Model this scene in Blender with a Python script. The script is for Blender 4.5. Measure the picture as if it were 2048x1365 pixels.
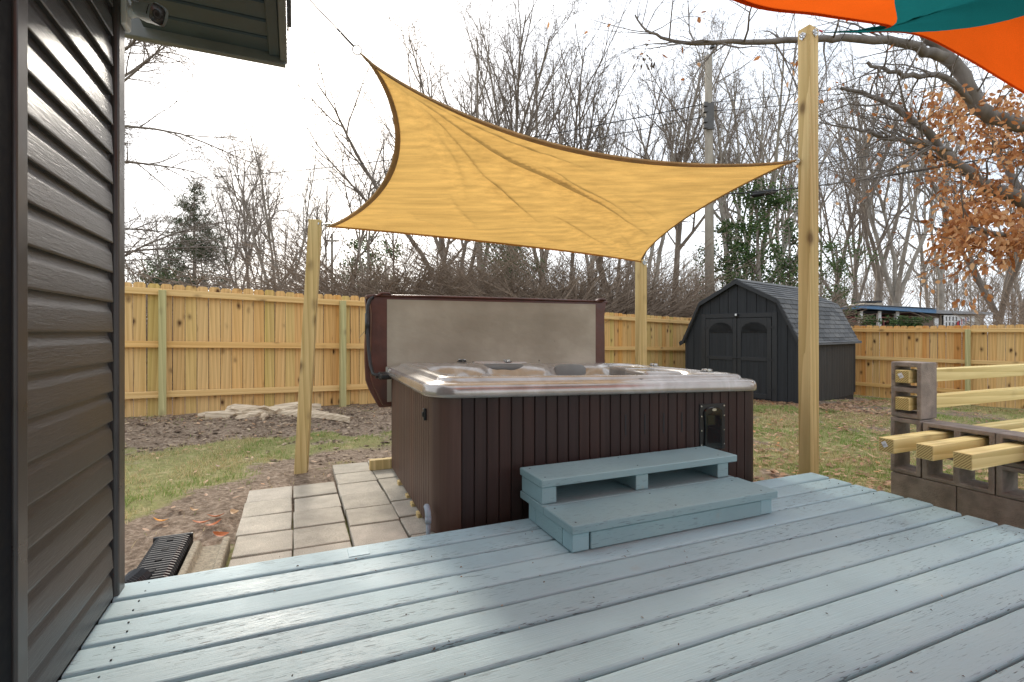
import bpy, bmesh, math, random
import numpy as np
from mathutils import Vector, Matrix

for o in list(bpy.data.objects): bpy.data.objects.remove(o)
S = bpy.context.scene
COL = S.collection
rad = math.radians
rng = np.random.default_rng(7)
random.seed(7)

# ------------------------------------------------------------------ camera, sky, sun, exposure
CAMZ = 1.04                      # eye height above the deck boards (deck top is z = 0)
cam = bpy.data.objects.new('camera', bpy.data.cameras.new('camera'))
COL.objects.link(cam); S.camera = cam
cam.location = (0, 0, CAMZ); cam.rotation_euler = (rad(90), 0, 0)
cam.data.sensor_width = 36; cam.data.lens = 36*1010/2048
cam.data.shift_y = -18/2048
cam.data.clip_start = .05; cam.data.clip_end = 3000

SUN_EL, SUN_AZ = rad(30), rad(-21)         # behind the yard, a little to the left
W = bpy.data.worlds.new('World'); S.world = W; W.use_nodes = True
wt = W.node_tree; wt.nodes.clear()
def nd(nt, t, ins=None, **at):
    n = nt.nodes.new('ShaderNode'+t)
    for k, v in at.items(): setattr(n, k, v)
    for k, v in (ins or {}).items():
        s = n.inputs[k]
        if isinstance(v, bpy.types.NodeSocket): nt.links.new(v, s)
        elif isinstance(v, bpy.types.Node): nt.links.new(v.outputs[0], s)
        else:
            if hasattr(s.default_value, '__len__') and len(s.default_value) == 4 and len(v) == 3: v = (*v, 1)
            s.default_value = v
    return n
def ramp(nt, fac, stops, interp='LINEAR'):
    r = nd(nt, 'ValToRGB', {'Fac': fac}); cr = r.color_ramp; cr.interpolation = interp
    while len(cr.elements) < len(stops): cr.elements.new(.5)
    for e, (p, c) in zip(cr.elements, stops):
        e.position = p
        e.color = (c, c, c, 1) if not hasattr(c, '__len__') else (*c, 1)
    return r
sky = nd(wt, 'TexSky', sky_type='NISHITA', sun_disc=False, sun_elevation=SUN_EL, sun_rotation=SUN_AZ,
         air_density=1.0, dust_density=4.0, ozone_density=1.0, altitude=200)
tc = nd(wt, 'TexCoord')
mp = nd(wt, 'Mapping', {'Vector': tc.outputs['Generated'], 'Scale': (1.2, 1.2, 3.0)})
cl = nd(wt, 'TexNoise', {'Vector': mp, 'Scale': 1.6, 'Detail': 5, 'Roughness': .55})
veil = ramp(wt, cl.outputs['Fac'], [(.34, (5.4, 6.0, 6.8)), (.60, (9.6, 10.0, 10.5))])   # thin bright cloud sheet
mixs = nd(wt, 'MixRGB', {'Fac': .80, 'Color1': sky, 'Color2': veil})
bg = nd(wt, 'Background', {'Color': mixs, 'Strength': .125})
wo = nd(wt, 'OutputWorld', {'Surface': bg})

sl = bpy.data.lights.new('sun', 'SUN'); sl.energy = 2.0; sl.angle = rad(9); sl.color = (1, .93, .82)
sun = bpy.data.objects.new('sun', sl); COL.objects.link(sun)
sd = Vector((math.sin(SUN_AZ)*math.cos(SUN_EL), math.cos(SUN_AZ)*math.cos(SUN_EL), math.sin(SUN_EL)))
sun.rotation_euler = sd.to_track_quat('Z', 'Y').to_euler(); sun.location = (-4, 12, 14)

S.view_settings.view_transform = 'Standard'; S.view_settings.look = 'None'
S.view_settings.exposure = 0.68; S.view_settings.gamma = 1; S.view_settings.use_curve_mapping = False
S.render.engine = 'CYCLES'
S.cycles.max_bounces = 6; S.cycles.transparent_max_bounces = 6
S.render.resolution_x, S.render.resolution_y = 1024, 682

# ------------------------------------------------------------------ helpers
TH = rad(23.4)                                  # house wall / deck boards frame
Bx, By = math.cos(TH), math.sin(TH)
def UV(v, u): return (Bx*v-By*u, By*v+Bx*u)     # v along the boards, u along the house wall
def at(px, py, Y): return Vector(((px-1024)/1010*Y, Y, CAMZ+(664-py)/1010*Y))
OFF = {}
def thing(name, label, cat, loc=(0, 0, 0), rz=0, group=None, off=(0, 0, 0)):
    o = bpy.data.objects.new(name, None); COL.objects.link(o)
    o.empty_display_size = .1
    o.location = loc; o.rotation_euler = (0, 0, rz)
    o['label'] = label; o['category'] = cat
    if group: o['group'] = group
    OFF[o.name] = off
    return o
def thing_uv(name, label, cat, v0, u0, z0, group=None):
    return thing(name, label, cat, (*UV(v0, u0), z0), TH, group, (v0, u0, z0))
def tag(o, label=None, cat=None, group=None, kind=None):
    if label: o['label'] = label
    if cat: o['category'] = cat
    if group: o['group'] = group
    if kind: o['kind'] = kind
    return o
def fastmesh(name, V, F, smooth=False):
    """V (n,3); F list of (m,k) int arrays"""
    me = bpy.data.meshes.new(name); V = np.asarray(V, dtype=np.float32)
    me.vertices.add(len(V)); me.vertices.foreach_set('co', V.ravel())
    F = [np.asarray(f, dtype=np.int32) for f in F if len(f)]
    nl = sum(f.size for f in F); npol = sum(len(f) for f in F)
    me.loops.add(nl); me.polygons.add(npol)
    me.loops.foreach_set('vertex_index', np.concatenate([f.ravel() for f in F]))
    tot = np.concatenate([np.full(len(f), f.shape[1], np.int32) for f in F])
    st = np.concatenate([[0], np.cumsum(tot)[:-1]]).astype(np.int32)
    me.polygons.foreach_set('loop_start', st); me.polygons.foreach_set('loop_total', tot)
    me.polygons.foreach_set('use_smooth', np.full(npol, smooth))
    me.update(calc_edges=True)
    return me
def link(name, me, mat, parent=None, loc=(0, 0, 0), rot=(0, 0, 0), off=None):
    o = bpy.data.objects.new(name, me); COL.objects.link(o)
    if mat is not None and not me.materials:
        for m in (mat if isinstance(mat, (list, tuple)) else [mat]): me.materials.append(m)
    if parent is not None: o.parent = parent; OFF[o.name] = OFF.get(parent.name, (0, 0, 0))
    o.location = loc; o.rotation_euler = rot
    return o
class MB:
    def __init__(s): s.v = []; s.f = []; s.m = []
    def add(s, vs, fs, mi=0):
        b = len(s.v); s.v += [tuple(p) for p in vs]
        for f in fs: s.f.append([b+i for i in f]); s.m.append(mi)
        return s
    def hexa(s, p, mi=0):
        return s.add(p, [(0, 3, 2, 1), (4, 5, 6, 7), (0, 1, 5, 4), (1, 2, 6, 5), (2, 3, 7, 6), (3, 0, 4, 7)], mi)
    def box(s, x0, x1, y0, y1, z0, z1, mi=0):
        return s.hexa([(x0, y0, z0), (x1, y0, z0), (x1, y1, z0), (x0, y1, z0), (x0, y0, z1), (x1, y0, z1), (x1, y1, z1), (x0, y1, z1)], mi)
    def obox(s, c, size, M=None, mi=0):
        c = Vector(c); h = [q/2 for q in size]; P = []
        for z in (-1, 1):
            for x, y in ((-1, -1), (1, -1), (1, 1), (-1, 1)):
                d = Vector((x*h[0], y*h[1], z*h[2]))
                P.append(c+(M@d if M is not None else d))
        return s.hexa(P, mi)
    def prism(s, poly, a0, a1, axis='y', mi=0):
        """extrude a 2-D polygon along an axis; poly is (x,z) for y, (y,z) for x, (x,y) for z"""
        def mk(p, a):
            return {'y': (p[0], a, p[1]), 'x': (a, p[0], p[1]), 'z': (p[0], p[1], a)}[axis]
        n = len(poly)
        vs = [mk(p, a0) for p in poly]+[mk(p, a1) for p in poly]
        fs = [tuple(range(n))[::-1], tuple(range(n, 2*n))]+[(i, (i+1) % n, n+(i+1) % n, n+i) for i in range(n)]
        return s.add(vs, fs, mi)
    def tube(s, pts, r, n=8, cap=True, mi=0):
        pts = [Vector(p) for p in pts]; m = len(pts); R = r if hasattr(r, '__len__') else [r]*m
        b = len(s.v); prev = None
        for i, p in enumerate(pts):
            t = (pts[min(i+1, m-1)]-pts[max(i-1, 0)]).normalized()
            if prev is None:
                a = t.cross(Vector((0, 0, 1)))
                if a.length < .05: a = t.cross(Vector((1, 0, 0)))
            else: a = prev-t*prev.dot(t)
            a.normalize(); prev = a; c = t.cross(a)
            for k in range(n):
                q = 2*math.pi*k/n
                s.v.append(tuple(p+(a*math.cos(q)+c*math.sin(q))*R[i]))
        for i in range(m-1):
            for k in range(n):
                k2 = (k+1) % n
                s.f.append([b+i*n+k, b+i*n+k2, b+(i+1)*n+k2, b+(i+1)*n+k]); s.m.append(mi)
        if cap:
            s.f.append([b+k for k in range(n)][::-1]); s.m.append(mi)
            s.f.append([b+(m-1)*n+k for k in range(n)]); s.m.append(mi)
        return s
    def loft(s, rings, closed=True, cap0=False, cap1=False, mi=0):
        b = len(s.v); n = len(rings[0])
        for r in rings: s.v += [tuple(p) for p in r]
        for i in range(len(rings)-1):
            for k in range(n if closed else n-1):
                k2 = (k+1) % n
                s.f.append([b+i*n+k, b+i*n+k2, b+(i+1)*n+k2, b+(i+1)*n+k]); s.m.append(mi)
        if cap0: s.f.append([b+k for k in range(n)][::-1]); s.m.append(mi)
        if cap1: s.f.append([b+(len(rings)-1)*n+k for k in range(n)]); s.m.append(mi)
        return s
    def mesh(s, name, smooth=False, bevel=0, off=(0, 0, 0), seg=1):
        me = bpy.data.meshes.new(name)
        me.from_pydata([(p[0]-off[0], p[1]-off[1], p[2]-off[2]) for p in s.v], [], s.f)
        me.polygons.foreach_set('material_index', s.m)
        bm = bmesh.new(); bm.from_mesh(me)
        bmesh.ops.recalc_face_normals(bm, faces=bm.faces)
        if bevel:
            es = [e for e in bm.edges if len(e.link_faces) == 2 and e.calc_face_angle(0) > .5]
            bmesh.ops.bevel(bm, geom=es, offset=bevel, segments=seg, affect='EDGES', profile=.6, clamp_overlap=True)
        for f in bm.faces: f.smooth = smooth
        bm.to_mesh(me); bm.free()
        return me
    def build(s, name, mat, parent=None, smooth=False, bevel=0, seg=1):
        off = OFF.get(parent.name, (0, 0, 0)) if parent is not None else (0, 0, 0)
        return link(name, s.mesh(name, smooth, bevel, off, seg), mat, parent)
def bx(*a): return MB().box(*a)
def autosmooth(o, ang=40):
    me = o.data
    me.polygons.foreach_set('use_smooth', np.ones(len(me.polygons), bool))
    me.set_sharp_from_angle(angle=rad(ang))
    return o
# value noise (numpy) for terrain and scatter masks
def _h(ix, iy, s): 
    a = np.sin(ix*127.1+iy*311.7+s*74.7)*43758.5453
    return a-np.floor(a)
def vn(x, y, s=0):
    x = np.asarray(x, float); y = np.asarray(y, float)
    ix, iy = np.floor(x), np.floor(y); fx, fy = x-ix, y-iy
    fx = fx*fx*(3-2*fx); fy = fy*fy*(3-2*fy)
    return (_h(ix, iy, s)*(1-fx)+_h(ix+1, iy, s)*fx)*(1-fy)+(_h(ix, iy+1, s)*(1-fx)+_h(ix+1, iy+1, s)*fx)*fy
def fbm(x, y, s=0, o=4):
    t = 0; a = .5
    for i in range(o): t = t+a*vn(x*2**i, y*2**i, s+i); a *= .5
    return t/(1-.5**o)
def sst(a, b, x):
    t = np.clip((np.asarray(x, float)-a)/(b-a), 0, 1); return t*t*(3-2*t)
# ------------------------------------------------------------------ materials
def newmat(name):
    m = bpy.data.materials.new(name); m.use_nodes = True
    nt = m.node_tree; nt.nodes.clear()
    b = nd(nt, 'BsdfPrincipled'); o = nd(nt, 'OutputMaterial', {'Surface': b})
    return m, nt, b
def setin(nt, b, **kw):
    for k, v in kw.items():
        k = k.replace('_', ' '); s = b.inputs[k]
        if isinstance(v, bpy.types.NodeSocket): nt.links.new(v, s)
        elif isinstance(v, bpy.types.Node): nt.links.new(v.outputs[0], s)
        else: s.default_value = (*v, 1) if hasattr(v, '__len__') and len(v) == 3 else v
def ocoord(nt, scale=(1, 1, 1), rnd=True):
    t = nd(nt, 'TexCoord'); v = t.outputs['Object']
    if rnd:
        oi = nd(nt, 'ObjectInfo')
        m = nd(nt, 'Math', {0: oi.outputs['Random'], 1: 53.0}, operation='MULTIPLY')
        v = nd(nt, 'VectorMath', {0: v, 1: m}, operation='ADD').outputs[0]
    return nd(nt, 'Mapping', {'Vector': v, 'Scale': scale}).outputs[0]
def bump(nt, h, s, d=.01): return nd(nt, 'Bump', {'Height': h, 'Strength': s, 'Distance': d})
def simple(name, c, rough=.5, metal=0, var=.15, nscale=8, bmp=.0, bscale=60, spec=.5):
    m, nt, b = newmat(name)
    n = nd(nt, 'TexNoise', {'Vector': ocoord(nt), 'Scale': nscale, 'Detail': 4})
    r = ramp(nt, n, [(.3, [q*(1-var) for q in c]), (.7, [min(1, q*(1+var)) for q in c])])
    setin(nt, b, Base_Color=r, Metallic=metal, Specular_IOR_Level=spec)
    rr = ramp(nt, n, [(.3, max(0, rough-.07)), (.7, min(1, rough+.07))])
    setin(nt, b, Roughness=rr)
    if bmp:
        n2 = nd(nt, 'TexNoise', {'Vector': ocoord(nt), 'Scale': bscale, 'Detail': 3})
        setin(nt, b, Normal=bump(nt, n2, bmp))
    return m
def axis_scale(axis, along, across):
    return tuple(along if a == axis else across for a in 'XYZ')
def wood(name, dark, light, axis='Z', tints=None, knots=.35, rough=.75, ring=True, bmp=.25, across=1.0, knotcol=(.09, .04, .015)):
    m, nt, b = newmat(name)
    v = ocoord(nt, axis_scale(axis, .035*across, across))
    n1 = nd(nt, 'TexNoise', {'Vector': v, 'Scale': 26, 'Detail': 6, 'Roughness': .6, 'Distortion': .4})
    if ring:
        w = nd(nt, 'TexWave', {'Vector': v, 'Scale': 11, 'Distortion': 3.0, 'Detail': 2, 'Detail Scale': 1.0}, wave_type='BANDS', bands_direction='DIAGONAL', wave_profile='SAW')
        f = nd(nt, 'MixRGB', {'Fac': .30, 'Color1': n1.outputs['Fac'], 'Color2': w.outputs['Fac']})
    else: f = n1
    c = ramp(nt, f, [(.25, dark), (.75, light)])
    if tints:
        oi = nd(nt, 'ObjectInfo')
        r = ramp(nt, oi.outputs['Random'], [(i/len(tints), t) for i, t in enumerate(tints)], 'CONSTANT')
        # streaks of sapwood / heartwood running along the board
        n2 = nd(nt, 'TexNoise', {'Vector': ocoord(nt, axis_scale(axis, .10, 6)), 'Scale': 1.3, 'Detail': 1})
        st = ramp(nt, n2, [(.40, .55), (.6, 1.)])
        c = nd(nt, 'MixRGB', {'Fac': st.outputs[0], 'Color1': c, 'Color2': nd(nt, 'MixRGB', {'Fac': 1., 'Color1': c, 'Color2': r}, blend_type='MULTIPLY')})
    if knots:
        vk = ocoord(nt, axis_scale(axis, 3.4, 6.0))
        wv = nd(nt, 'TexNoise', {'Vector': vk, 'Scale': 3, 'Detail': 2})
        vk2 = nd(nt, 'MixRGB', {'Fac': .12, 'Color1': vk, 'Color2': wv.outputs['Color']})
        vo = nd(nt, 'TexVoronoi', {'Vector': vk2, 'Scale': 1.0, 'Randomness': 1})
        k = ramp(nt, vo.outputs['Distance'], [(.075, 1.), (.13, .55), (.20, .12), (.27, 0.)])
        kf = nd(nt, 'Math', {0: k.outputs[0], 1: knots}, operation='MULTIPLY')
        c = nd(nt, 'MixRGB', {'Fac': kf, 'Color1': c, 'Color2': knotcol})
    setin(nt, b, Base_Color=c, Roughness=rough, Specular_IOR_Level=.25)
    setin(nt, b, Normal=bump(nt, n1, bmp, .004))
    return m
M = {}
PT = [(.93, .76, .52), (.84, .9, .62), (1, .98, .92), (1, .9, .74), (.96, .98, .82), (1.03, .94, .78), (.96, .80, .60), (1, .95, .84), (.84, .92, .68), (.98, .86, .68), (.98, .96, .82), (1.0, .92, .74), (.9, .84, .7), (1.02, .98, .88)]
M['picket'] = wood('cedar picket wood', (.52, .325, .135), (.77, .525, .25), 'Z', PT, 1.)
PR = [(.95, .68, .42), (1, .9, .7), (.90, .64, .40), (1.04, .92, .7), (1, .78, .48), (1, .95, .8)]
M['picket_warm'] = wood('warm picket wood', (.54, .335, .14), (.76, .52, .255), 'Z', PR, 1.)
M['rail'] = wood('fence rail wood', (.58, .37, .15), (.80, .57, .28), 'X', [(1, .95, .85), (1, .88, .7)], .6)
M['fpost'] = wood('green treated fence post wood', (.34, .30, .13), (.56, .50, .25), 'Z', None, .35)
M['post'] = wood('treated post wood', (.43, .30, .11), (.72, .55, .27), 'Z', None, .75)
M['timber'] = wood('yellow timber wood', (.50, .38, .14), (.80, .66, .33), 'X', None, .3)
def endgrain():
    m, nt, b = newmat('end grain wood')
    v = ocoord(nt, (1, 1, 1))
    w = nd(nt, 'TexWave', {'Vector': v, 'Scale': 28, 'Distortion': 2.5, 'Detail': 2}, wave_type='RINGS', rings_direction='X')
    setin(nt, b, Base_Color=ramp(nt, w, [(.2, (.30, .20, .07)), (.8, (.58, .46, .18))]), Roughness=.8)
    return m
M['endgrain'] = endgrain()
def deckpaint(name, axis, c=(.315, .446, .484), peel=1., rough=.5):
    m, nt, b = newmat(name)
    n0 = nd(nt, 'TexNoise', {'Vector': ocoord(nt), 'Scale': 1.6, 'Detail': 5, 'Roughness': .6})
    base = ramp(nt, n0, [(.3, [q*.88 for q in c]), (.5, c), (.72, (c[0]*1.12, c[1]*1.08, c[2]*1.04))])
    # worn dashes that follow the grain
    va = ocoord(nt, axis_scale(axis, 17, 190))
    nA = nd(nt, 'TexNoise', {'Vector': va, 'Scale': 1.0, 'Detail': 3, 'Roughness': .5})
    nM = nd(nt, 'TexNoise', {'Vector': ocoord(nt, axis_scale(axis, 1.4, 5)), 'Scale': 1.0, 'Detail': 3})
    msk = ramp(nt, nM, [(.40, 0.), (.60, 1.)])
    dash = ramp(nt, nA, [(.615, 0.), (.65, 1.)])
    pf = nd(nt, 'Math', {0: msk.outputs[0], 1: dash.outputs[0]}, operation='MULTIPLY')
    pf2 = nd(nt, 'Math', {0: pf, 1: .85*peel}, operation='MULTIPLY')
    base2 = nd(nt, 'MixRGB', {'Fac': pf2, 'Color1': base, 'Color2': (.05, .055, .055)})
    # faint brown scuffs
    nS = nd(nt, 'TexNoise', {'Vector': ocoord(nt), 'Scale': 5.5, 'Detail': 6, 'Roughness': .7})
    sf = ramp(nt, nS, [(.64, 0.), (.76, .35)])
    base3 = nd(nt, 'MixRGB', {'Fac': sf.outputs[0], 'Color1': base2, 'Color2': (.33, .29, .22)})
    oi = nd(nt, 'ObjectInfo'); base3 = nd(nt, 'MixRGB', {'Fac': 1., 'Color1': base3, 'Color2': ramp(nt, oi.outputs['Random'], [(0, (.92, .92, .92)), (.5, (1.0, .99, .97)), (1, (1.07, 1.08, 1.09))])}, blend_type='MULTIPLY')
    rr = ramp(nt, n0, [(.32, rough-.12), (.6, rough+.10)])
    setin(nt, b, Base_Color=base3, Roughness=rr, Specular_IOR_Level=.5)
    g = nd(nt, 'TexNoise', {'Vector': ocoord(nt, axis_scale(axis, 4, 260)), 'Scale': 1.0, 'Detail': 4})
    h = nd(nt, 'Math', {0: g.outputs['Fac'], 1: nd(nt, 'Math', {0: pf, 1: -.6*peel}, operation='MULTIPLY')}, operation='ADD')
    setin(nt, b, Normal=bump(nt, h, .38*peel, .006))
    return m
M['deck'] = deckpaint('blue grey deck paint', 'X')
M['step'] = deckpaint('blue grey step paint', 'X', (.245, .372, .398), .6, .48)
M['under'] = simple('dark gap shade and screw heads', (.03, .035, .035), .8)
def siding():
    m, nt, b = newmat('charcoal vinyl siding')
    v = ocoord(nt, (1, 1.1, 16), True)
    n = nd(nt, 'TexNoise', {'Vector': v, 'Scale': 9, 'Detail': 5, 'Roughness': .6, 'Distortion': .8})
    n2 = nd(nt, 'TexNoise', {'Vector': ocoord(nt), 'Scale': 2.2, 'Detail': 3})
    d = nd(nt, 'TexVoronoi', {'Vector': ocoord(nt), 'Scale': 42})
    dust = ramp(nt, d.outputs['Distance'], [(.02, .35), (.06, 0.)])
    base = ramp(nt, n2, [(.3, (.038, .039, .040)), (.7, (.052, .052, .052))])
    setin(nt, b, Base_Color=nd(nt, 'MixRGB', {'Fac': dust.outputs[0], 'Color1': base, 'Color2': (.3, .3, .3)}), Roughness=ramp(nt, n2, [(.3, .29), (.7, .36)]), Specular_IOR_Level=.5)
    setin(nt, b, Normal=bump(nt, n, .5, .003))
    return m
M['siding'] = siding()
M['trim'] = simple('dark bronze trim', (.046, .043, .041), .34)
M['jch'] = simple('black channel', (.008, .009, .012), .5)
M['casing'] = simple('black door casing', (.004, .005, .007), .7, var=.5, nscale=30, spec=.15)
M['soffit'] = simple('charcoal soffit', (.062, .080, .088), .5)
M['fascia'] = simple('grey fascia', (.19, .19, .185), .5)
M['shingle'] = simple('asphalt shingle', (.075, .078, .082), .9, var=.4, nscale=22, bmp=.6, bscale=180)
M['shedpaint'] = wood('black stained shed board', (.015, .0165, .019), (.031, .0335, .037), 'Z', None, 0, .6, False, .4)
M['shedside'] = wood('lighter black shed board', (.025, .024, .023), (.06, .055, .05), 'Z', None, 0, .7, False, .4)  # both long sides, lighter than the gable boards
M['shedtrim'] = simple('black shed trim', (.014, .0155, .018), .55)
def paver():
    m, nt, b = newmat('concrete paver')
    n = nd(nt, 'TexNoise', {'Vector': ocoord(nt), 'Scale': 6, 'Detail': 6, 'Roughness': .65})
    f = nd(nt, 'TexNoise', {'Vector': ocoord(nt), 'Scale': 170, 'Detail': 2})
    oi = nd(nt, 'ObjectInfo')
    t = ramp(nt, oi.outputs['Random'], [(0, (.45, .40, .315)), (.5, (.52, .465, .37)), (1, (.49, .435, .355))])
    c = nd(nt, 'MixRGB', {'Fac': 1., 'Color1': t, 'Color2': ramp(nt, n, [(.3, .74), (.7, 1.1)])}, blend_type='MULTIPLY')
    c = nd(nt, 'MixRGB', {'Fac': .5, 'Color1': c, 'Color2': ramp(nt, f, [(.3, .5), (.65, 1.15)])}, blend_type='MULTIPLY')
    setin(nt, b, Base_Color=c, Roughness=.85, Normal=bump(nt, f, .5, .004)); return m
M['paver'] = paver()
M['block'] = simple('brown stained concrete block', (.255, .212, .178), .85, var=.3, nscale=12, bmp=.7, bscale=130)
M['splash'] = simple('exposed aggregate concrete', (.33, .28, .20), .9, var=.35, nscale=60, bmp=.8, bscale=120)
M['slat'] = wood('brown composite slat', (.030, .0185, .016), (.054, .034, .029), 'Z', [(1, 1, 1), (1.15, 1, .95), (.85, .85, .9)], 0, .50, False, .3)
M['slat_side'] = wood('lighter brown composite slat', (.074, .042, .032), (.112, .068, .050), 'Z', [(1, 1, 1), (1.1, 1, .95), (.9, .9, .9)], 0, .5, False, .3)  # left side and near corner column, lighter brown than the other slats
M['black'] = simple('black plastic', (.012, .012, .013), .38)
M['blackgloss'] = simple('glossy black plastic', (.010, .012, .013), .15)
M['vinyl'] = simple('red brown vinyl', (.085, .025, .015), .40, var=.3, nscale=7, bmp=.35, bscale=14)
def liner():
    m, nt, b = newmat('taupe cover liner')
    n = nd(nt, 'TexNoise', {'Vector': ocoord(nt, rnd=False), 'Scale': 1.6, 'Detail': 5, 'Roughness': .55})
    c = ramp(nt, n, [(.3, (.27, .235, .18)), (.52, (.345, .305, .24)), (.70, (.45, .405, .33))])
    v = nd(nt, 'TexVoronoi', {'Vector': ocoord(nt, rnd=False), 'Scale': 4.0})
    sp = ramp(nt, v.outputs['Distance'], [(.02, .8), (.05, 0.)])
    setin(nt, b, Base_Color=nd(nt, 'MixRGB', {'Fac': sp.outputs[0], 'Color1': c, 'Color2': (.05, .045, .04)}), Roughness=.62)
    w = nd(nt, 'TexNoise', {'Vector': ocoord(nt, (1, 1, 1.6), False), 'Scale': 7, 'Detail': 3})
    setin(nt, b, Normal=bump(nt, w, .30, .02)); return m
M['liner'] = liner()
def acrylic():
    m, nt, b = newmat('silver marble acrylic')
    n = nd(nt, 'TexNoise', {'Vector': ocoord(nt, (1, 1, 1), False), 'Scale': 3.2, 'Detail': 7, 'Roughness': .62, 'Distortion': 1.2})
    c = ramp(nt, n, [(.3, (.27, .245, .22)), (.5, (.37, .34, .31)), (.7, (.47, .45, .425))])
    setin(nt, b, Base_Color=c, Metallic=.35, Roughness=.22, Specular_IOR_Level=.6, Coat_Weight=.5, Coat_Roughness=.06); return m
M['acrylic'] = acrylic()
M['pillow'] = simple('grey headrest foam', (.16, .165, .16), .5)
M['chrome'] = simple('zinc hardware', (.55, .55, .54), .28, 1.0)
M['white'] = simple('white plastic', (.72, .73, .73), .35, var=.05)
M['whitepaint'] = simple('white paint', (.78, .78, .75), .6, var=.06)
M['glass'] = simple('dark lens glass', (.01, .01, .012), .06)
M['camface'] = simple('smoked camera face', (.045, .04, .038), .25, var=.5, nscale=90)
M['conduit'] = simple('grey conduit plastic', (.27, .32, .37), .45)
M['redcord'] = simple('red webbing', (.55, .02, .02), .6)
M['rope'] = simple('dark steel cable', (.10, .095, .09), .5, .5)
M['wire'] = simple('black cable', (.02, .02, .022), .6)
def cloth(name, c, trans, axis_sc=(3, 40, 3), amt=.18):
    m = bpy.data.materials.new(name); m.use_nodes = True; nt = m.node_tree; nt.nodes.clear()
    n = nd(nt, 'TexNoise', {'Vector': ocoord(nt, axis_sc, False), 'Scale': 1.0, 'Detail': 5, 'Roughness': .6})
    f = nd(nt, 'TexNoise', {'Vector': ocoord(nt, rnd=False), 'Scale': 260, 'Detail': 1})
    col = ramp(nt, n, [(.3, [q*(1-amt) for q in c]), (.7, [min(1, q*(1+amt*.6)) for q in c])])
    col = nd(nt, 'MixRGB', {'Fac': .35, 'Color1': col, 'Color2': ramp(nt, f, [(.3, .75), (.7, 1.15)])}, blend_type='MULTIPLY')
    bp = bump(nt, f, .25, .002)
    d = nd(nt, 'BsdfDiffuse', {'Color': col, 'Roughness': .6, 'Normal': bp}); t = nd(nt, 'BsdfTranslucent', {'Color': col})
    mx = nd(nt, 'MixShader', {'Fac': trans, 1: d, 2: t}); nd(nt, 'OutputMaterial', {'Surface': mx})
    return m
M['sail'] = cloth('sand shade cloth', (.64, .385, .115), .58, (1.2, 16, 40), .24)
M['hem'] = cloth('brown sail webbing', (.58, .43, .25), .5, (5, 5, 5))
M['orange'] = cloth('orange sail cloth', (.90, .125, .010), .55, (2, 2, 2), .08)
M['orangehem'] = cloth('dark orange hem', (.78, .10, .01), .3, (2, 2, 2), .08)
M['teal'] = cloth('teal sail cloth', (.012, .15, .145), .5, (2, 2, 2), .10)
def barkmat(name, a, b_, rough=.9):
    m, nt, b = newmat(name)
    n = nd(nt, 'TexNoise', {'Vector': ocoord(nt, (1, 1, .3)), 'Scale': 5, 'Detail': 6, 'Roughness': .65})
    setin(nt, b, Base_Color=ramp(nt, n, [(.3, a), (.7, b_)]), Roughness=rough, Specular_IOR_Level=.15, Normal=bump(nt, n, .5, .02)); return m
M['bark'] = barkmat('grey brown bark', (.19, .16, .132), (.37, .325, .275))
M['bark_dark'] = barkmat('dark bark', (.13, .106, .087), (.26, .222, .182))
M['bark_pale'] = barkmat('pale grey bark', (.22, .195, .165), (.42, .385, .33))
M['twig'] = barkmat('twig bark', (.17, .14, .116), (.27, .23, .195))
M['beechbark'] = barkmat('smooth grey beech bark', (.12, .105, .095), (.23, .205, .185))
M['brush'] = barkmat('dry brown brush stems', (.16, .115, .082), (.31, .24, .18))
M['pole'] = barkmat('weathered pole wood', (.22, .19, .15), (.36, .32, .26))
def leafmat(name, stops, trans=.35, rough=.6):
    m = bpy.data.materials.new(name); m.use_nodes = True; nt = m.node_tree; nt.nodes.clear()
    g = nd(nt, 'NewGeometry'); c = ramp(nt, g.outputs['Random Per Island'], stops)
    d = nd(nt, 'BsdfPrincipled', {'Base Color': c, 'Roughness': rough, 'Specular IOR Level': .3}); t = nd(nt, 'BsdfTranslucent', {'Color': c})
    mx = nd(nt, 'MixShader', {'Fac': trans, 1: d, 2: t}); nd(nt, 'OutputMaterial', {'Surface': mx}); return m
M['beechleaf'] = leafmat('dry beech leaves', [(0, (.24, .085, .03)), (.35, (.42, .17, .06)), (.7, (.56, .27, .11)), (1, (.66, .41, .22))], .45)
M['litterleaf'] = leafmat('fallen leaves', [(0, (.16, .085, .05)), (.35, (.34, .19, .10)), (.7, (.46, .28, .16)), (.93, (.55, .36, .22)), (1, (.55, .20, .05))], .15)
M['redleaf'] = leafmat('rust red leaf', [(0, (.42, .10, .03)), (1, (.52, .16, .04))], .2)
M['tanleaf'] = leafmat('tan leaf', [(0, (.55, .33, .17)), (1, (.60, .40, .22))], .2)
M['orangeleaf'] = leafmat('bright orange leaf', [(0, (.78, .30, .02)), (1, (.80, .33, .03))], .2)
M['grass'] = leafmat('grass blades', [(0, (.58, .47, .24)), (.36, (.48, .41, .18)), (.5, (.30, .33, .10)), (.8, (.21, .30, .07)), (1, (.34, .40, .14))], .3)
M['grass'] = leafmat('green grass blades', [(0, (.40, .38, .15)), (.2, (.27, .32, .10)), (.7, (.19, .29, .065)), (1, (.30, .38, .12))], .3)
M['straw'] = leafmat('straw grass blades', [(0, (.40, .30, .15)), (.4, (.55, .44, .23)), (.8, (.64, .54, .31)), (1, (.36, .36, .13))], .3)
M['needle'] = leafmat('pine needles', [(0, (.045, .065, .028)), (.6, (.075, .10, .045)), (1, (.12, .13, .06))], .2)
M['ivy'] = leafmat('evergreen leaves', [(0, (.030, .062, .018)), (.6, (.065, .12, .032)), (1, (.13, .19, .06))], .25)
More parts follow.
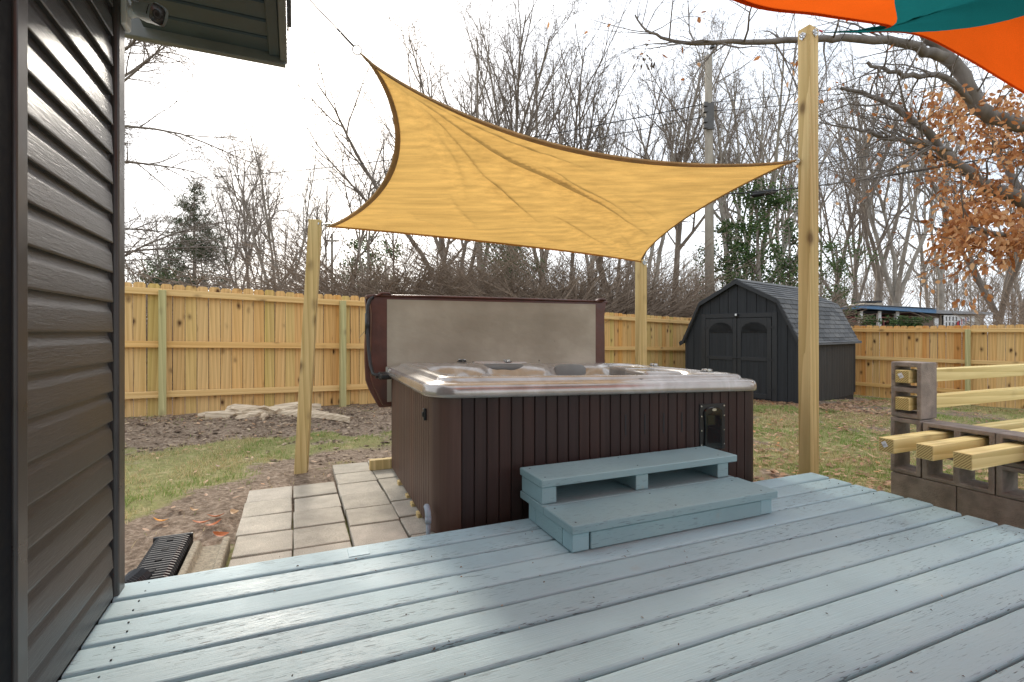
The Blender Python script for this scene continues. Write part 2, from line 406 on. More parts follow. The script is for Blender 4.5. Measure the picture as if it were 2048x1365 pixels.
def ground():
    m, nt, b = newmat('yard soil and turf')
    v = nd(nt, 'TexCoord').outputs['Object']
    mud = nd(nt, 'Attribute', attribute_name='mud').outputs['Fac']; lit = nd(nt, 'Attribute', attribute_name='litter').outputs['Fac']
    n1 = nd(nt, 'TexNoise', {'Vector': v, 'Scale': 2.2, 'Detail': 8, 'Roughness': .65}); n2 = nd(nt, 'TexNoise', {'Vector': v, 'Scale': 26, 'Detail': 6, 'Roughness': .7})
    n3 = nd(nt, 'TexNoise', {'Vector': v, 'Scale': 7, 'Detail': 6, 'Roughness': .7})
    soil = ramp(nt, n2, [(.32, (.10, .070, .048)), (.5, (.245, .183, .130)), (.68, (.42, .34, .262))])
    soil = nd(nt, 'MixRGB', {'Fac': .6, 'Color1': soil, 'Color2': ramp(nt, n1, [(.35, (.7, .66, .62)), (.65, (1.25, 1.22, 1.2))])}, blend_type='MULTIPLY')
    turf = ramp(nt, n3, [(.34, (.30, .26, .115)), (.5, (.25, .25, .09)), (.66, (.43, .35, .18))])
    turf = nd(nt, 'MixRGB', {'Fac': .7, 'Color1': turf, 'Color2': ramp(nt, n2, [(.3, .55), (.7, 1.25)])}, blend_type='MULTIPLY')
    leaf = ramp(nt, n2, [(.35, (.10, .07, .048)), (.5, (.22, .15, .10)), (.66, (.36, .25, .16))])
    nm = nd(nt, 'Math', {0: mud, 1: nd(nt, 'Math', {0: n2.outputs['Fac'], 1: .5}, operation='SUBTRACT')}, operation='ADD')
    c = nd(nt, 'MixRGB', {'Fac': ramp(nt, nm, [(.36, 0.), (.58, 1.)]).outputs[0], 'Color1': turf, 'Color2': soil})
    c = nd(nt, 'MixRGB', {'Fac': lit, 'Color1': c, 'Color2': leaf})
    setin(nt, b, Base_Color=c, Roughness=.92, Specular_IOR_Level=.2, Normal=bump(nt, n2, .9, .03)); return m
M['ground'] = ground()
M['stumpwood'] = wood('pale split stump wood', (.34, .25, .165), (.72, .60, .44), 'X', None, .2, .85, True, .5)
M['blueroof'] = simple('blue painted fascia', (.10, .21, .36), .5)
M['beige'] = simple('beige wall paint', (.50, .43, .33), .8)
M['brownwall'] = simple('brown wall paint', (.16, .12, .09), .8)
M['redrail'] = simple('red brown railing paint', (.20, .06, .05), .7)
M['darkin'] = simple('dark carport interior', (.02, .02, .022), .9)
M['greyroof'] = simple('grey roofing', (.30, .30, .30), .85)
M['flagred'] = simple('red bunting cloth', (.50, .05, .06), .8); M['flagblue'] = simple('navy bunting cloth', (.04, .06, .18), .8)

def shingles():
    m, nt, b = newmat('grey asphalt shingle tab')
    n = nd(nt, 'TexNoise', {'Vector': ocoord(nt), 'Scale': 60, 'Detail': 4, 'Roughness': .7}); n2 = nd(nt, 'TexNoise', {'Vector': ocoord(nt), 'Scale': 3, 'Detail': 3})
    oi = nd(nt, 'ObjectInfo'); t = ramp(nt, oi.outputs['Random'], [(0, (.075, .077, .08)), (.5, (.115, .117, .12)), (1, (.15, .148, .145))])
    c = nd(nt, 'MixRGB', {'Fac': 1., 'Color1': t, 'Color2': ramp(nt, n, [(.3, .6), (.7, 1.3)])}, blend_type='MULTIPLY')
    setin(nt, b, Base_Color=c, Roughness=.9, Normal=bump(nt, n, .6, .004)); return m
M['shingle'] = shingles()
M['mulch'] = leafmat('bark mulch', [(0, (.07, .045, .03)), (.5, (.16, .11, .075)), (.85, (.30, .22, .15)), (1, (.52, .40, .27))], .05, .9)
# ------------------------------------------------------------------ ground
def gz(x, y):
    x = np.asarray(x, float); y = np.asarray(y, float)
    xx = np.clip(x, -9, 9); yy = np.clip(y, -5, 16)
    z = -.164-.0227*xx-.0098*yy-.15*sst(6.2, 10, x)
    z = z+.075*np.exp(-((x-2.9)**2+(y-3.2)**2)/.5)                     # levelled pad of the block bench
    return z
STUMP = (-3.35, 6.85)
def mudmask(x, y):
    n = fbm(x*1.1, y*1.1, 3)-.5
    e = lambda cx, cy, a, b, r: np.clip(1.5-np.hypot(((x-cx)*math.cos(r)+(y-cy)*math.sin(r))/a, (-(x-cx)*math.sin(r)+(y-cy)*math.cos(r))/b), 0, 1)
    m = np.maximum.reduce([e(-3.6, 6.6, 3.0, 1.25, .5), e(-1.35, 4.6, .9, 1.0, .3), e(-1.9, 3.35, .45, .6, 0), e(-2.2, 2.75, .4, .5, 0),
                           .8*e(7.2, 11.2, 2.2, .55, .75), .8*e(5.0, 10.6, 1.5, .5, -.85), .6*e(7.5, 9.4, 1.6, .8, .2), .55*e(2.9, 3.6, .8, .5, 0)])
    return np.clip(m+n*1.5+(fbm(x*3.6, y*3.6, 6)-.52)*1.4+.08, 0, 1)
def bumps(x, y, mud):
    h = (fbm(x*3, y*3, 11)-.5)*.05+(fbm(x*11, y*11, 12, 3)-.5)*.035*(.35+mud)
    d = np.hypot(x-STUMP[0], (y-STUMP[1])*1.2)
    return h+.10*np.exp(-(d/1.0)**2)+.05*np.exp(-(((x+4.6)/1.0)**2+((y-5.9)/.6)**2))
def backfence_y(x): return 6.7+.570/.822*(x+5.1)
def axis(lo, a, b, hi, st):
    f = np.arange(a, b, st); out1 = []; p = a; s = st
    while p > lo: s *= 1.35; p -= s; out1.append(max(p, lo))
    out2 = []; p = b; s = st
    while p < hi: s *= 1.35; p += s; out2.append(min(p, hi))
    return np.array(out1[::-1]+list(f)+out2)
gx = axis(-900, -7, 11.5, 900, .075); gy = axis(-300, 2.2, 15.5, 1200, .075)
XX, YY = np.meshgrid(gx, gy)
mudv = mudmask(XX, YY)
near = sst(2.0, 2.6, YY)*sst(-9, -7, XX)*(1-sst(11, 13, XX))*(1-sst(15, 18, YY))
ZZ = gz(XX, YY)+bumps(XX, YY, mudv)*near
beyond = np.maximum(sst(-.1, .3, YY-backfence_y(XX)), sst(0, .4, (XX-7.3)*.784+(YY-15.3)*.62))
# keep soil below pavers and deck
pv = XX*Bx+YY*By; pu = -XX*By+YY*Bx
flat = sst(-1.1, -.95, pv)*(1-sst(3.7, 3.9, pv))*(1-np.where(pv < .3, sst(4.15, 4.35, pu), sst(4.65, 4.85, pu)))*np.where(pv < -.33, 1-sst(3.3, 3.5, pu), 1)
ZZ = np.where((flat > 0) & (pv < 1.0), np.minimum(ZZ, -.165-.02*flat), ZZ)
V = np.stack([XX.ravel(), YY.ravel(), ZZ.ravel()], 1)
nx, ny = len(gx), len(gy)
ii = (np.arange(ny-1)[:, None]*nx+np.arange(nx-1)[None, :]).ravel()
me = fastmesh('ground', V, [np.stack([ii, ii+1, ii+nx+1, ii+nx], 1)], True)
a = me.attributes.new('mud', 'FLOAT', 'POINT'); a.data.foreach_set('value', (mudv*near).astype(np.float32).ravel())
a = me.attributes.new('litter', 'FLOAT', 'POINT'); a.data.foreach_set('value', np.clip(beyond, 0, 1).astype(np.float32).ravel())
tag(link('ground', me, M['ground']), kind='structure')
def groundz(x, y):
    x = np.asarray(x, float); y = np.asarray(y, float)
    return gz(x, y)+bumps(x, y, mudmask(x, y))

# ------------------------------------------------------------------ deck
WALLV = -.659; DECKR = 3.53; DECKF = 2.56; PITCH = .157
deck = thing_uv('wooden_deck', 'low wooden deck of worn pale blue grey painted boards in the foreground', 'deck', 1.4, .5, 0)
def plank(i, u1, v0, v1, w):
    """u1 is the far edge; top surface slightly cupped, edges worn"""
    n = 90; rings = []
    dz = random.uniform(-.002, .002); ph = random.uniform(0, 50)
    for k in range(n+1):
        v = v0+(v1-v0)*k/n
        e1 = .0022*(vn(v*9+ph, 3.1)-.5)+.003*(vn(v*2+ph, 9.7)-.5); e2 = .0022*(vn(v*9+ph, 7.1)-.5)+.003*(vn(v*2+ph, 1.7)-.5)
        z = dz+.003*(float(vn(v*1.3+ph, 5.5))-.5)
        a, b = u1-w+float(e1), u1+float(e2)
        pr = [(a, -.040), (a, -.012), (a+.003, -.005), (a+.008, -.0015), (a+.014, -.0003), (a+.022, 0), (b-.022, 0), (b-.014, -.0003), (b-.008, -.0015), (b-.003, -.005), (b, -.012), (b, -.040)]
        rings.append([(v, q[0], z+q[1]) for q in pr])
    mb = MB().loft(rings, True, True, True)
    return mb
u = DECKF; i = 0
while u > -2.2:
    wgap = .010+random.uniform(-.003, .004); w = PITCH-wgap
    v1 = DECKR+random.uniform(-.018, .018); v0 = WALLV+.014
    if i == 0:        # far board carries a small spliced patch near the tub corner
        o = plank(i, u, v0, v1, w).build('plank', M['deck'], deck); autosmooth(o, 35)
    else:
        o = plank(i, u, v0, v1, w).build('plank', M['deck'], deck); autosmooth(o, 35)
    u -= PITCH; i += 1
bx(WALLV+.05, DECKR-.06, -2.2, DECKF-.05, -.075, -.045).build('gap_shade_sheet', M['under'], deck)  # one dark sheet below the planks, its colour stands in for gap shade
MB().box(DECKR-.045, DECKR-.005, -2.2, DECKF-.01, -.22, -.042).box(WALLV+.02, DECKR-.05, DECKF-.05, DECKF-.012, -.22, -.042).build('rim_board', M['step'], deck, bevel=.003)
# patch board let into the far board (thin raised piece)
bx(.235, .33, DECKF-.125, DECKF-.03, .0004, .0026).build('patch_board', M['deck'], deck, bevel=.002)
# screw heads: one pair near each board end
mb = MB()
for k in range(i):
    uu = DECKF-PITCH*k
    for vv in (WALLV+.12, DECKR-.09):
        for du in (-.035, -.11):
            c = (vv+random.uniform(-.012, .012), uu+du+random.uniform(-.006, .006))
            mb.tube([(c[0], c[1], -.002), (c[0], c[1], .0014)], .0034, 6)
o = mb.build('screw_heads', M['under'], deck); o['kind'] = 'stuff'

# ------------------------------------------------------------------ house with siding, corner post, eave
house = thing_uv('house', 'house corner with dark charcoal lap siding and overhanging eave', 'house', -.75, 2.0, -.2)
EXPO = .1143; WE = 2.405; WS = 1.70
prof = [(-.004, 0), (.0175, 0), (.0195, .003), (.0185, .009), (.0150, .070), (.0125, .078), (.0060, .090), (.0035, .100), (.0030, .1175), (-.004, .1175)]
me = MB().prism(prof, 0, WE-WS, 'y').mesh('siding_board', bevel=0)
me.materials.append(M['siding'])
for k in range(-1, 22):
    z = .011+k*EXPO
    o = link('siding_board', me, None, house, (WALLV-(-.75), WS-2.0, z+.2)); 
autosmooth(o, 50)
MB().box(WALLV-.14, WALLV-.005, -2.4, 2.53, -.2, 2.62).build('wall_core', M['jch'], house)
MB().box(WALLV-.004, WALLV+.004, WE-.004, WE+.03, -.15, 2.5).build('channel', M['jch'], house)
MB().prism([(WALLV-.10, 2.437), (WALLV+.014, 2.437), (WALLV+.024, 2.443), (WALLV+.027, 2.452), (WALLV+.027, 2.520), (WALLV+.022, 2.537), (WALLV+.006, 2.545), (WALLV-.10, 2.545)], -.15, 2.5, 'z').build('corner_post', M['trim'], house, bevel=.002)
MB().prism([(WALLV-.004, 1.635), (WALLV+.026, 1.635), (WALLV+.030, 1.64), (WALLV+.030, 1.692), (WALLV+.026, 1.698), (WALLV-.004, 1.698)], -.02, 2.5, 'z').build('trim_strip', M['trim'], house, bevel=.002)
MB().box(WALLV-.004, WALLV+.022, -2.4, 1.632, .01, 2.5).build('door_casing', M['casing'], house, bevel=.003)
# eave
SZ = 2.5; RU = 2.96; OV = -.035
pitch = .15; u = RU-.03
pm = MB().prism([(0, .002), (.006, -.006), (.010, .002), (.142, .002), (.146, .014), (0, .014)], 0, .54, 'x').mesh('soffit_panel')
pm.materials.append(M['soffit'])
while u > .2:
    link('soffit_panel', pm, None, house, (WALLV-(-.75)-.0, u-pitch-2.0, SZ+.2)); u -= pitch
MB().box(-.118, -.066, -.6, RU-.03, SZ-.012, SZ+.02).build('eave_trim', M['soffit'], house, bevel=.004)
MB().box(-.064, OV+.005, -.6, RU+.0, SZ-.028, SZ+.16).build('side_fascia', M['fascia'], house, bevel=.004)
MB().box(WALLV-.6, OV-.003, RU-.028, RU+.012, SZ-.045, SZ+.16).build('rear_fascia', M['fascia'], house, bevel=.004)
MB().prism([(-.70, SZ+.30), (OV+.012, SZ+.165), (OV+.012, SZ+.185), (-.70, SZ+.32)], -.6, RU+.03, 'y').build('roof_deck', M['shingle'], house)
sm = MB().box(0, .04, 0, .24, 0, .012).mesh('shingle'); sm.materials.append(M['shingle'])
u = RU+.03; k = 0
while u > .2:
    link('shingle', sm, None, house, (OV+.75-.018+.006*random.random(), u-.245-2.0, SZ+.2+.188+.004*(k % 2))); u -= .25; k += 1

# ------------------------------------------------------------------ paver patio
patio = tag(thing('patio', 'patio', 'patio', (*UV(-.2, 3.2), -.19), TH, None, (-.2, 3.2, -.19)), kind='structure')
del patio['label']; del patio['category']
pms = []
for k in range(3):
    me = MB().box(-.1475, .1475, -.1475, .1475, 0, .05).mesh('paver', bevel=.006+.002*k, seg=2); me.materials.append(M['paver']); pms.append(me)
cols = [(-.155, 2.62, 4.22), (.150, 2.62, 4.21), (.457, 2.62, 4.68), (.763, 2.62, 4.73)]
for ci, (vc, ulo, uhi) in enumerate(cols):
    u = uhi-.15; k = 0
    while u > ulo-.2:
        link('paver', random.choice(pms), None, patio, (vc+.2+random.uniform(-.004, .004), u-3.2, .003+random.uniform(-.006, .006)+(.012 if ci >= 2 else 0)),
             (rad(random.uniform(-.7, .7)), rad(random.uniform(-.7, .7)), rad(random.uniform(-.8, .8))+random.choice((0, math.pi))))
        u -= .304+random.uniform(0, .005); k += 1
# ------------------------------------------------------------------ hot tub
TT = rad(22.0); TO = (-.43, 2.81); TLX, TLY = 2.44, 1.675; SL = -.0245
ct, st_ = math.cos(TT), math.sin(TT)
def tubloc(x, y, z=0): return (TO[0]+ct*x-st_*y, TO[1]+st_*x+ct*y, z)
tub = thing('hot_tub', 'square hot tub with dark brown slatted cabinet and silver marbled acrylic rim', 'hot tub', (TO[0], TO[1], -.13), TT, None, (0, 0, -.13))
def tb(mb, name, mat, parent=tub, **k):
    mb.v = [(p[0], p[1], p[2]+SL*p[0]) for p in mb.v]
    return mb.build(name, mat, parent, **k)
ZB, ZL = -.10, .675        # cabinet bottom and lip underside
# corner columns
def col(cx, cy, sx, sy):
    r = .115; pts = []
    pts = []
    for k in range(9):
        a = math.pi/2*k/8
        pts.append((cx+sx*r*(1-math.sin(a)), cy+sy*r*(1-math.cos(a))))
    pts = [(cx+sx*.153, cy)]+pts+[(cx, cy+sy*.153), (cx+sx*.153, cy+sy*.153)]
    return MB().prism(pts, ZB, ZL-.002, 'z')
for cx, cy, sx, sy in ((.0, .0, 1, 1), (TLX, 0, -1, 1), (0, TLY, 1, -1), (TLX, TLY, -1, -1)):
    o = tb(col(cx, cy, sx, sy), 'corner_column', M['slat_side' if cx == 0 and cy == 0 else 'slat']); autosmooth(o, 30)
tb(MB().box(.155, TLX-.155, .02, TLY-.02, ZB, ZL-.01).box(.02, .154, .155, TLY-.155, ZB, ZL-.011).box(TLX-.154, TLX-.02, .155, TLY-.155, ZB, ZL-.011), 'cabinet_core', M['black'])
# slats, front and left / right / back
def slats(n, a0, a1, mk, mat, skip=()):
    w = (a1-a0)/n
    for k in range(n):
        if k in skip: continue
        x0, x1 = a0+w*k+.002, a0+w*(k+1)-.002
        tb(mk(x0, x1), 'slat', mat, bevel=.004)
NF = 28; fw = (TLX-.34)/NF
slats(NF, .155, TLX-.155, lambda a, b: MB().box(a, b, -.001, .016, ZB, ZL-.004), M['slat'])
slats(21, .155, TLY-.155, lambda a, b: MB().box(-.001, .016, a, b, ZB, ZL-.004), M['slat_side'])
slats(21, .155, TLY-.155, lambda a, b: MB().box(TLX-.016, TLX+.001, a, b, ZB, ZL-.004), M['slat'])
# vent slots in every other slat
wv = (TLX-.31)/NF
for j in range(5):
    x = .155+wv*(14+2*j)+wv/2
    tb(MB().box(x-.0045, x+.0045, -.0035, .004, .40, .535), 'vent_slot', M['jch'])
# access panel
AX = 1.98
o = tb(MB().box(AX-.115, AX+.115, -.008, .004, .26, .585), 'access_panel', M['black'], bevel=.004)
arch = []
for k in range(13):
    a = math.pi*k/12; arch.append((AX+.082*math.cos(a), .53+.035*math.sin(a)))
arch += [(AX-.074, .42), (AX-.082, .27), (AX+.082, .27), (AX+.074, .42)]
q = tb(MB().prism(arch, -.020, -.008, 'y'), 'filter_door', M['blackgloss'], o, bevel=.005)
arch2 = [(AX+(p[0]-AX)*.72, .42+(p[1]-.42)*.72) for p in arch]
tb(MB().prism(arch2, -.0215, -.019, 'y'), 'window', M['glass'], q)
bad = [(AX+.02*math.cos(2*math.pi*k/16), .545+.010*math.sin(2*math.pi*k/16)) for k in range(16)]
tb(MB().prism(bad, -.025, -.0195, 'y'), 'badge', M['chrome'], q)
for sx in (-1, 1):
    for z in (.30, .40, .50, .57):
        tb(MB().tube([(AX+sx*.102, -.008, z), (AX+sx*.102, -.012, z)], .006, 8), 'bolt', M['chrome'], o)
# small electrical fitting on the left side
tb(MB().box(-.018, 0, .20, .235, .515, .585).box(-.026, -.016, .205, .23, .535, .565), 'side_fitting', M['black'], bevel=.004)

# acrylic shell
def rrect(x0, x1, y0, y1, r, nc=10, ns=44):
    P = []
    cs = [((x1-r, y0+r), -90), ((x1-r, y1-r), 0), ((x0+r, y1-r), 90), ((x0+r, y0+r), 180)]
    for i, ((cx, cy), a0) in enumerate(cs):
        for k in range(nc+1):
            a = rad(a0+90*k/nc); P.append((cx+r*math.cos(a), cy+r*math.sin(a)))
        nxt = cs[(i+1) % 4]; e = (nxt[0][0]+r*math.cos(rad(nxt[1])), nxt[0][1]+r*math.sin(rad(nxt[1]))); s0 = P[-1]
        for k in range(1, ns): P.append((s0[0]+(e[0]-s0[0])*k/ns, s0[1]+(e[1]-s0[1])*k/ns))
    return P
E = .035; cxm, cym = TLX/2, TLY/2
spec = [(.035, .672, .17, 0), (0, .672, .19, 0), (-.004, .690, .19, 0), (0, .722, .19, 0), (.008, .736, .18, 0), (.024, .746, .17, 0), (.070, .752, .15, 0),
        (.084, .757, .14, 0), (.094, .772, .13, 0), (.106, .781, .12, .05), (.128, .784, .12, .12), (.150, .780, .12, .3), (.166, .768, .12, .5), (.178, .745, .12, .7),
        (.190, .715, .13, .85), (.205, .67, .13, 1), (.225, .60, .14, 1), (.26, .50, .15, 1), (.34, .455, .15, .8), (.44, .44, .15, .4), (.48, .36, .12, .2), (.52, .12, .1, 0), (.66, .06, .05, 0)]
NOSE = [(.68, .11), (1.30, .11), (1.98, .10), (.20, .05)]
rings = []
for ins, z, r, lobe in spec:
    P = rrect(-E+ins, TLX+E-ins, -E+ins, TLY+E-ins, max(r, .04)); R = []
    for (x, y) in P:
        dx, dy = (x-cxm)/(TLX/2), (y-cym)/(TLY/2)
        far = max(0, min(1, (dy-.45)/.25)); right = max(0, min(1, (dx-.55)/.25)); left = max(0, min(1, (-dx-.55)/.25))
        nz = sum(w*math.exp(-((x-c)/.13)**2) for c, w in NOSE); nzy = sum(.08*math.exp(-((y-c)/.12)**2) for c in (.45, 1.05))
        # seat backs lean inward on the far side, with moulded noses between the seats
        ky = lobe*far*(.07+nz); kx = lobe*(right+left)*(.03+nzy)
        dip = 0
        if .70 < z < .79 and lobe: dip = -far*.030*lobe*2*max(0, 1-nz/.06)*min(1, abs(x-.98)/.3+.2)
        R.append((x-math.copysign(kx, dx), y-ky, z+max(-.04, dip)))
    rings.append(R)
o = tb(MB().loft(rings, True, False, True), 'acrylic_shell', M['acrylic']); shell = o
for p in o.data.polygons: p.use_smooth = True
# controls and fittings along the rim
def disc(x, y, z, r, name, mat, h=.012, par=shell, r2=None):
    return tb(MB().tube([(x, y, z), (x, y, z+h*.7), (x, y, z+h)], [r, r, (r2 or r*.8)], 20), name, mat, par, smooth=False)
for x, y, r in ((.30, .115, .062), (1.42, .11, .062), (2.16, .24, .05), (2.22, .95, .045), (1.05, TLY-.1, .045), (.62, TLY-.1, .045)):
    z = .757 if y < .3 and x < 2 else .789
    disc(x, y, z, r, 'knob_recess', M['black'], .006)
    k = disc(x, y, z+.005, r*.78, 'control_knob', M['chrome' if x > 1 else 'blackgloss'], .016)
    for q in range(6):
        a = q*math.pi/3; tb(MB().obox((x+r*.5*math.cos(a), y+r*.5*math.sin(a), z+.021), (r*.5, .006, .006), Matrix.Rotation(a, 3, 'Z')), 'grip', M['chrome'], k)
# headrest pillows at the back wall and at the back right corner
def pillow(c, w, h, d, rz, rx, name='headrest', mat='pillow'):
    R = Matrix.Rotation(rz, 3, 'Z') @ Matrix.Rotation(rx, 3, 'X'); mb = MB(); rings = []
    n = 16
    for k in range(n):
        a = 2*math.pi*k/n; ca, sa = math.cos(a), math.sin(a)
    for j in range(7):
        t = -1+2*j/6; s = max(.0, 1-abs(t)**4)**.5*.98+.02
        rings.append([tuple(Vector(c)+R@Vector((math.copysign(abs(math.cos(2*math.pi*k/n))**.5, math.cos(2*math.pi*k/n))*w/2*(.86+.14*s), t*d/2, math.copysign(abs(math.sin(2*math.pi*k/n))**.5, math.sin(2*math.pi*k/n))*h/2*(.8+.2*s)))) for k in range(n)])
    return autosmooth(tb(mb.loft(rings, True, True, True), name, M[mat], shell), 50)
pillow((.98, TLY-.165, .742), .44, .07, .06, 0, rad(-10))
pillow((1.66, TLY-.20, .690), .34, .17, .05, 0, rad(-20), 'backrest_pad')
# boxy armrest / cup holder moulding at the right side
o = tb(MB().box(1.95, 2.28, .98, 1.28, .66, .770), 'armrest_pod', M['acrylic'], shell, bevel=.035, seg=4); autosmooth(o, 60)
o = tb(MB().box(1.88, 2.26, .62, .93, .62, .765), 'armrest_pod', M['acrylic'], shell, bevel=.035, seg=4); autosmooth(o, 60)
o = tb(MB().box(.72, 1.24, TLY-.13, TLY-.065, .73, .795), 'waterfall_spout', M['acrylic'], shell, bevel=.014, seg=3); autosmooth(o, 60)
for x, z in ((.55, .675), (1.30, .685), (1.22, .62), (.68, .61), (2.0, .60)):
    tb(MB().tube([(x, TLY-.20, z), (x, TLY-.235, z-.01)], [.026, .018], 14), 'jet', M['chrome'], shell)
# support lumber under the left edge
sup = []
for k, yy in enumerate((.42, .62, .80, 1.15)):
    l = thing('support_block', ['second', 'nearest', 'third', 'farthest'][k]+' wooden shim block under the left side of the hot tub', 'wood block', tubloc(-.012, yy, -.135), TT, 'shim blocks under the tub')
    l['label'] = {0: 'shim block under tub, nearest the grey conduit', 1: 'shim block under tub, second from the conduit', 2: 'shim block under tub, third from the conduit', 3: 'shim block under tub, farthest from the conduit'}[k]
    MB().box(-.004, .09, -.03, .03, 0, .036).build('block_piece', M['post'], l, bevel=.003)
l = thing('lumber_offcut', 'short yellow lumber offcut lying on the pavers behind the tub', 'lumber', tubloc(-.17, TLY-.02, -.13), TT)
MB().box(0, .24, -.03, .035, 0, .085).build('timber_piece', M['post'], l, bevel=.004)
# grey electrical conduit elbow beside the tub corner
cd = thing('conduit', 'grey plastic electrical conduit elbow at the near tub corner', 'conduit', tubloc(-.03, .03, -.16), TT)
MB().tube([(0, 0, 0), (0, 0, .14)], .013, 12).build('riser_pipe', M['conduit'], cd, smooth=True)
MB().tube([(0, 0, .13), (0, 0, .165)], .018, 12).build('coupling', M['conduit'], cd, smooth=True)
pts = [(0, .0+.045*(1-math.cos(a)), .16+.05*math.sin(a)) for a in [math.pi/2*k/6 for k in range(7)]]
MB().tube([(0, 0, .15)]+pts, .017, 12).build('elbow', M['conduit'], cd, smooth=True)

# folded cover standing behind the tub
cv = thing('tub_cover', 'folded hot tub cover with taupe liner and red brown vinyl standing behind tub', 'tub cover', tubloc(-.14, TLY+.05, .40), TT, None, (0, 0, 0))
CW, CH = 2.33, .955
def cushion(x0, x1, z0, z1, y, bulge, n=28, m=14, sgn=-1):
    R = []
    for j in range(m+1):
        t = j/m; row = []
        for i in range(n+1):
            s = i/n
            e = min(1, min(s, 1-s)*9)*min(1, min(t, 1-t)*7)
            wr = e*(.004*math.sin(44*t+6*math.sin(5*s))*(1-min(1, min(s, 1-s)*5))+.006*float(fbm(s*6, t*4, 5)-.5))+.004
            row.append((x0+(x1-x0)*s, y+sgn*(bulge*e**.6+wr), z0+(z1-z0)*t))
        R.append(row)
    return R
def vbox(y0, y1, sag, name, x0, x1, z0, z1):
    mb = MB(); R = []
    for j in range(13):
        t = j/12; z = z0+(z1-z0)*t; w = sag*math.sin(math.pi*t)
        # corner flaps flare slightly at top and taper at the bottom
        fl = .028*max(0, (t-.85)/.15)-.09*max(0, (.22-t)/.22)
        R.append([(x0-w-fl, y0, z), (x1+w+fl, y0, z), (x1+w+fl, y1, z), (x0-w-fl, y1, z)])
    return mb.loft(R, True, True, True).build(name, M['vinyl'], cv, bevel=.012, seg=2)
for o in (vbox(.0, .085, .012, 'vinyl_half', 0, CW, 0, CH), vbox(.10, .185, .03, 'vinyl_half', -.02, CW+.02, -.03, CH-.02)): autosmooth(o, 50)
o = MB().loft(cushion(.125, CW-.105, .03, CH-.03, .0, .020), False).build('liner_panel', M['liner'], cv); autosmooth(o, 60)
MB().tube([(.02, -.008, CH), (.6, -.01, CH+.004), (1.5, -.01, CH+.003), (CW-.02, -.008, CH)], .011, 8).build('piping', M['vinyl'], cv, smooth=True)
for x in (.045, CW-.10):
    MB().prism([(x-.02, CH), (x+.03, CH+.03), (x+.10, CH+.03), (x+.115, CH+.006), (x+.09, CH+.012), (x+.035, CH+.012), (x+.0, CH-.01)], -.03, .03, 'y').build('corner_flap', M['vinyl'], cv, bevel=.006)
for x, s in ((.0, -1), (CW, 1)):
    MB().prism([(x, CH-.02), (x+s*.045, CH-.03), (x+s*.05, CH+.005), (x-s*.03, CH+.012)], .0, .17, 'y').build('corner_flap', M['vinyl'], cv, bevel=.008)
# lifter arm
lf = thing('cover_lifter', 'black tubular cover lifter arm bracketed to the left back corner of the tub', 'cover lifter', tubloc(-.06, TLY-.18, .60), TT)
pts = [(-.07, .235, .74), (-.10, .225, .72), (-.12, .21, .66), (-.125, .20, .5), (-.118, .17, .3), (-.105, .14, .16), (-.09, .10, .09), (-.06, .07, .075), (.0, .06, .075)]
MB().tube(pts, .015, 12).build('arm', M['black'], lf, smooth=True)
MB().tube([(-.122, .205, .60), (-.124, .20, .42)], .021, 12).build('foam_grip', M['black'], lf, smooth=True)
MB().box(-.05, .055, .02, .11, .045, .105).box(-.045, .03, -.05, .03, .055, .095).build('bracket', M['black'], lf, bevel=.008)
MB().tube([(-.075, .065, .075), (-.05, .065, .075)], .024, 10).build('pivot_knob', M['black'], lf)
MB().tube([(.02, .05, .10), (.02, .05, .15)], .012, 8).build('pin', M['chrome'], lf)

# ------------------------------------------------------------------ steps in front of the tub
sp = thing_uv('tub_steps', 'two tier pale blue grey painted wooden steps against the hot tub', 'steps', 1.86, 2.06, .002)
MB().box(1.20, 1.293, 2.062, 2.155, .003, .088).build('corner_block', M['step'], sp, bevel=.003)
MB().box(2.43, 2.518, 2.066, 2.155, .003, .088).build('corner_block', M['step'], sp, bevel=.003)
MB().box(1.302, 2.427, 2.062, 2.10, .003, .084).build('riser_board', M['step'], sp, bevel=.003)
MB().box(1.20, 1.24, 2.158, 2.45, .003, .088).build('side_board', M['step'], sp, bevel=.003)
MB().box(1.20, 1.24, 2.453, 2.54, .003, .088).build('corner_block', M['step'], sp, bevel=.003)
MB().box(2.478, 2.518, 2.158, 2.54, .003, .088).build('side_board', M['step'], sp, bevel=.003)
MB().box(1.192, 2.548, 2.050, 2.345, .090, .132).build('tread', M['step'], sp, bevel=.004)
MB().box(1.192, 2.540, 2.349, 2.640, .090, .1315).build('tread', M['step'], sp, bevel=.004)
for v0 in (1.197, 1.80, 2.42):
    MB().box(v0, v0+.088, 2.372, 2.625, .1335, .220).build('support_block', M['step'], sp, bevel=.003)
MB().box(1.192, 2.575, 2.363, 2.643, .2215, .263).build('tread', M['step'], sp, bevel=.004)
mb = MB()
for v in (1.235, 1.84, 2.46):
    for uu in (2.09, 2.30): mb.tube([(v, uu, .131), (v, uu, .1328)], .005, 8)
    for uu in (2.41, 2.60): mb.tube([(v, uu, .262), (v, uu, .2638)], .005, 8)
mb.build('screw_heads', M['under'], sp)
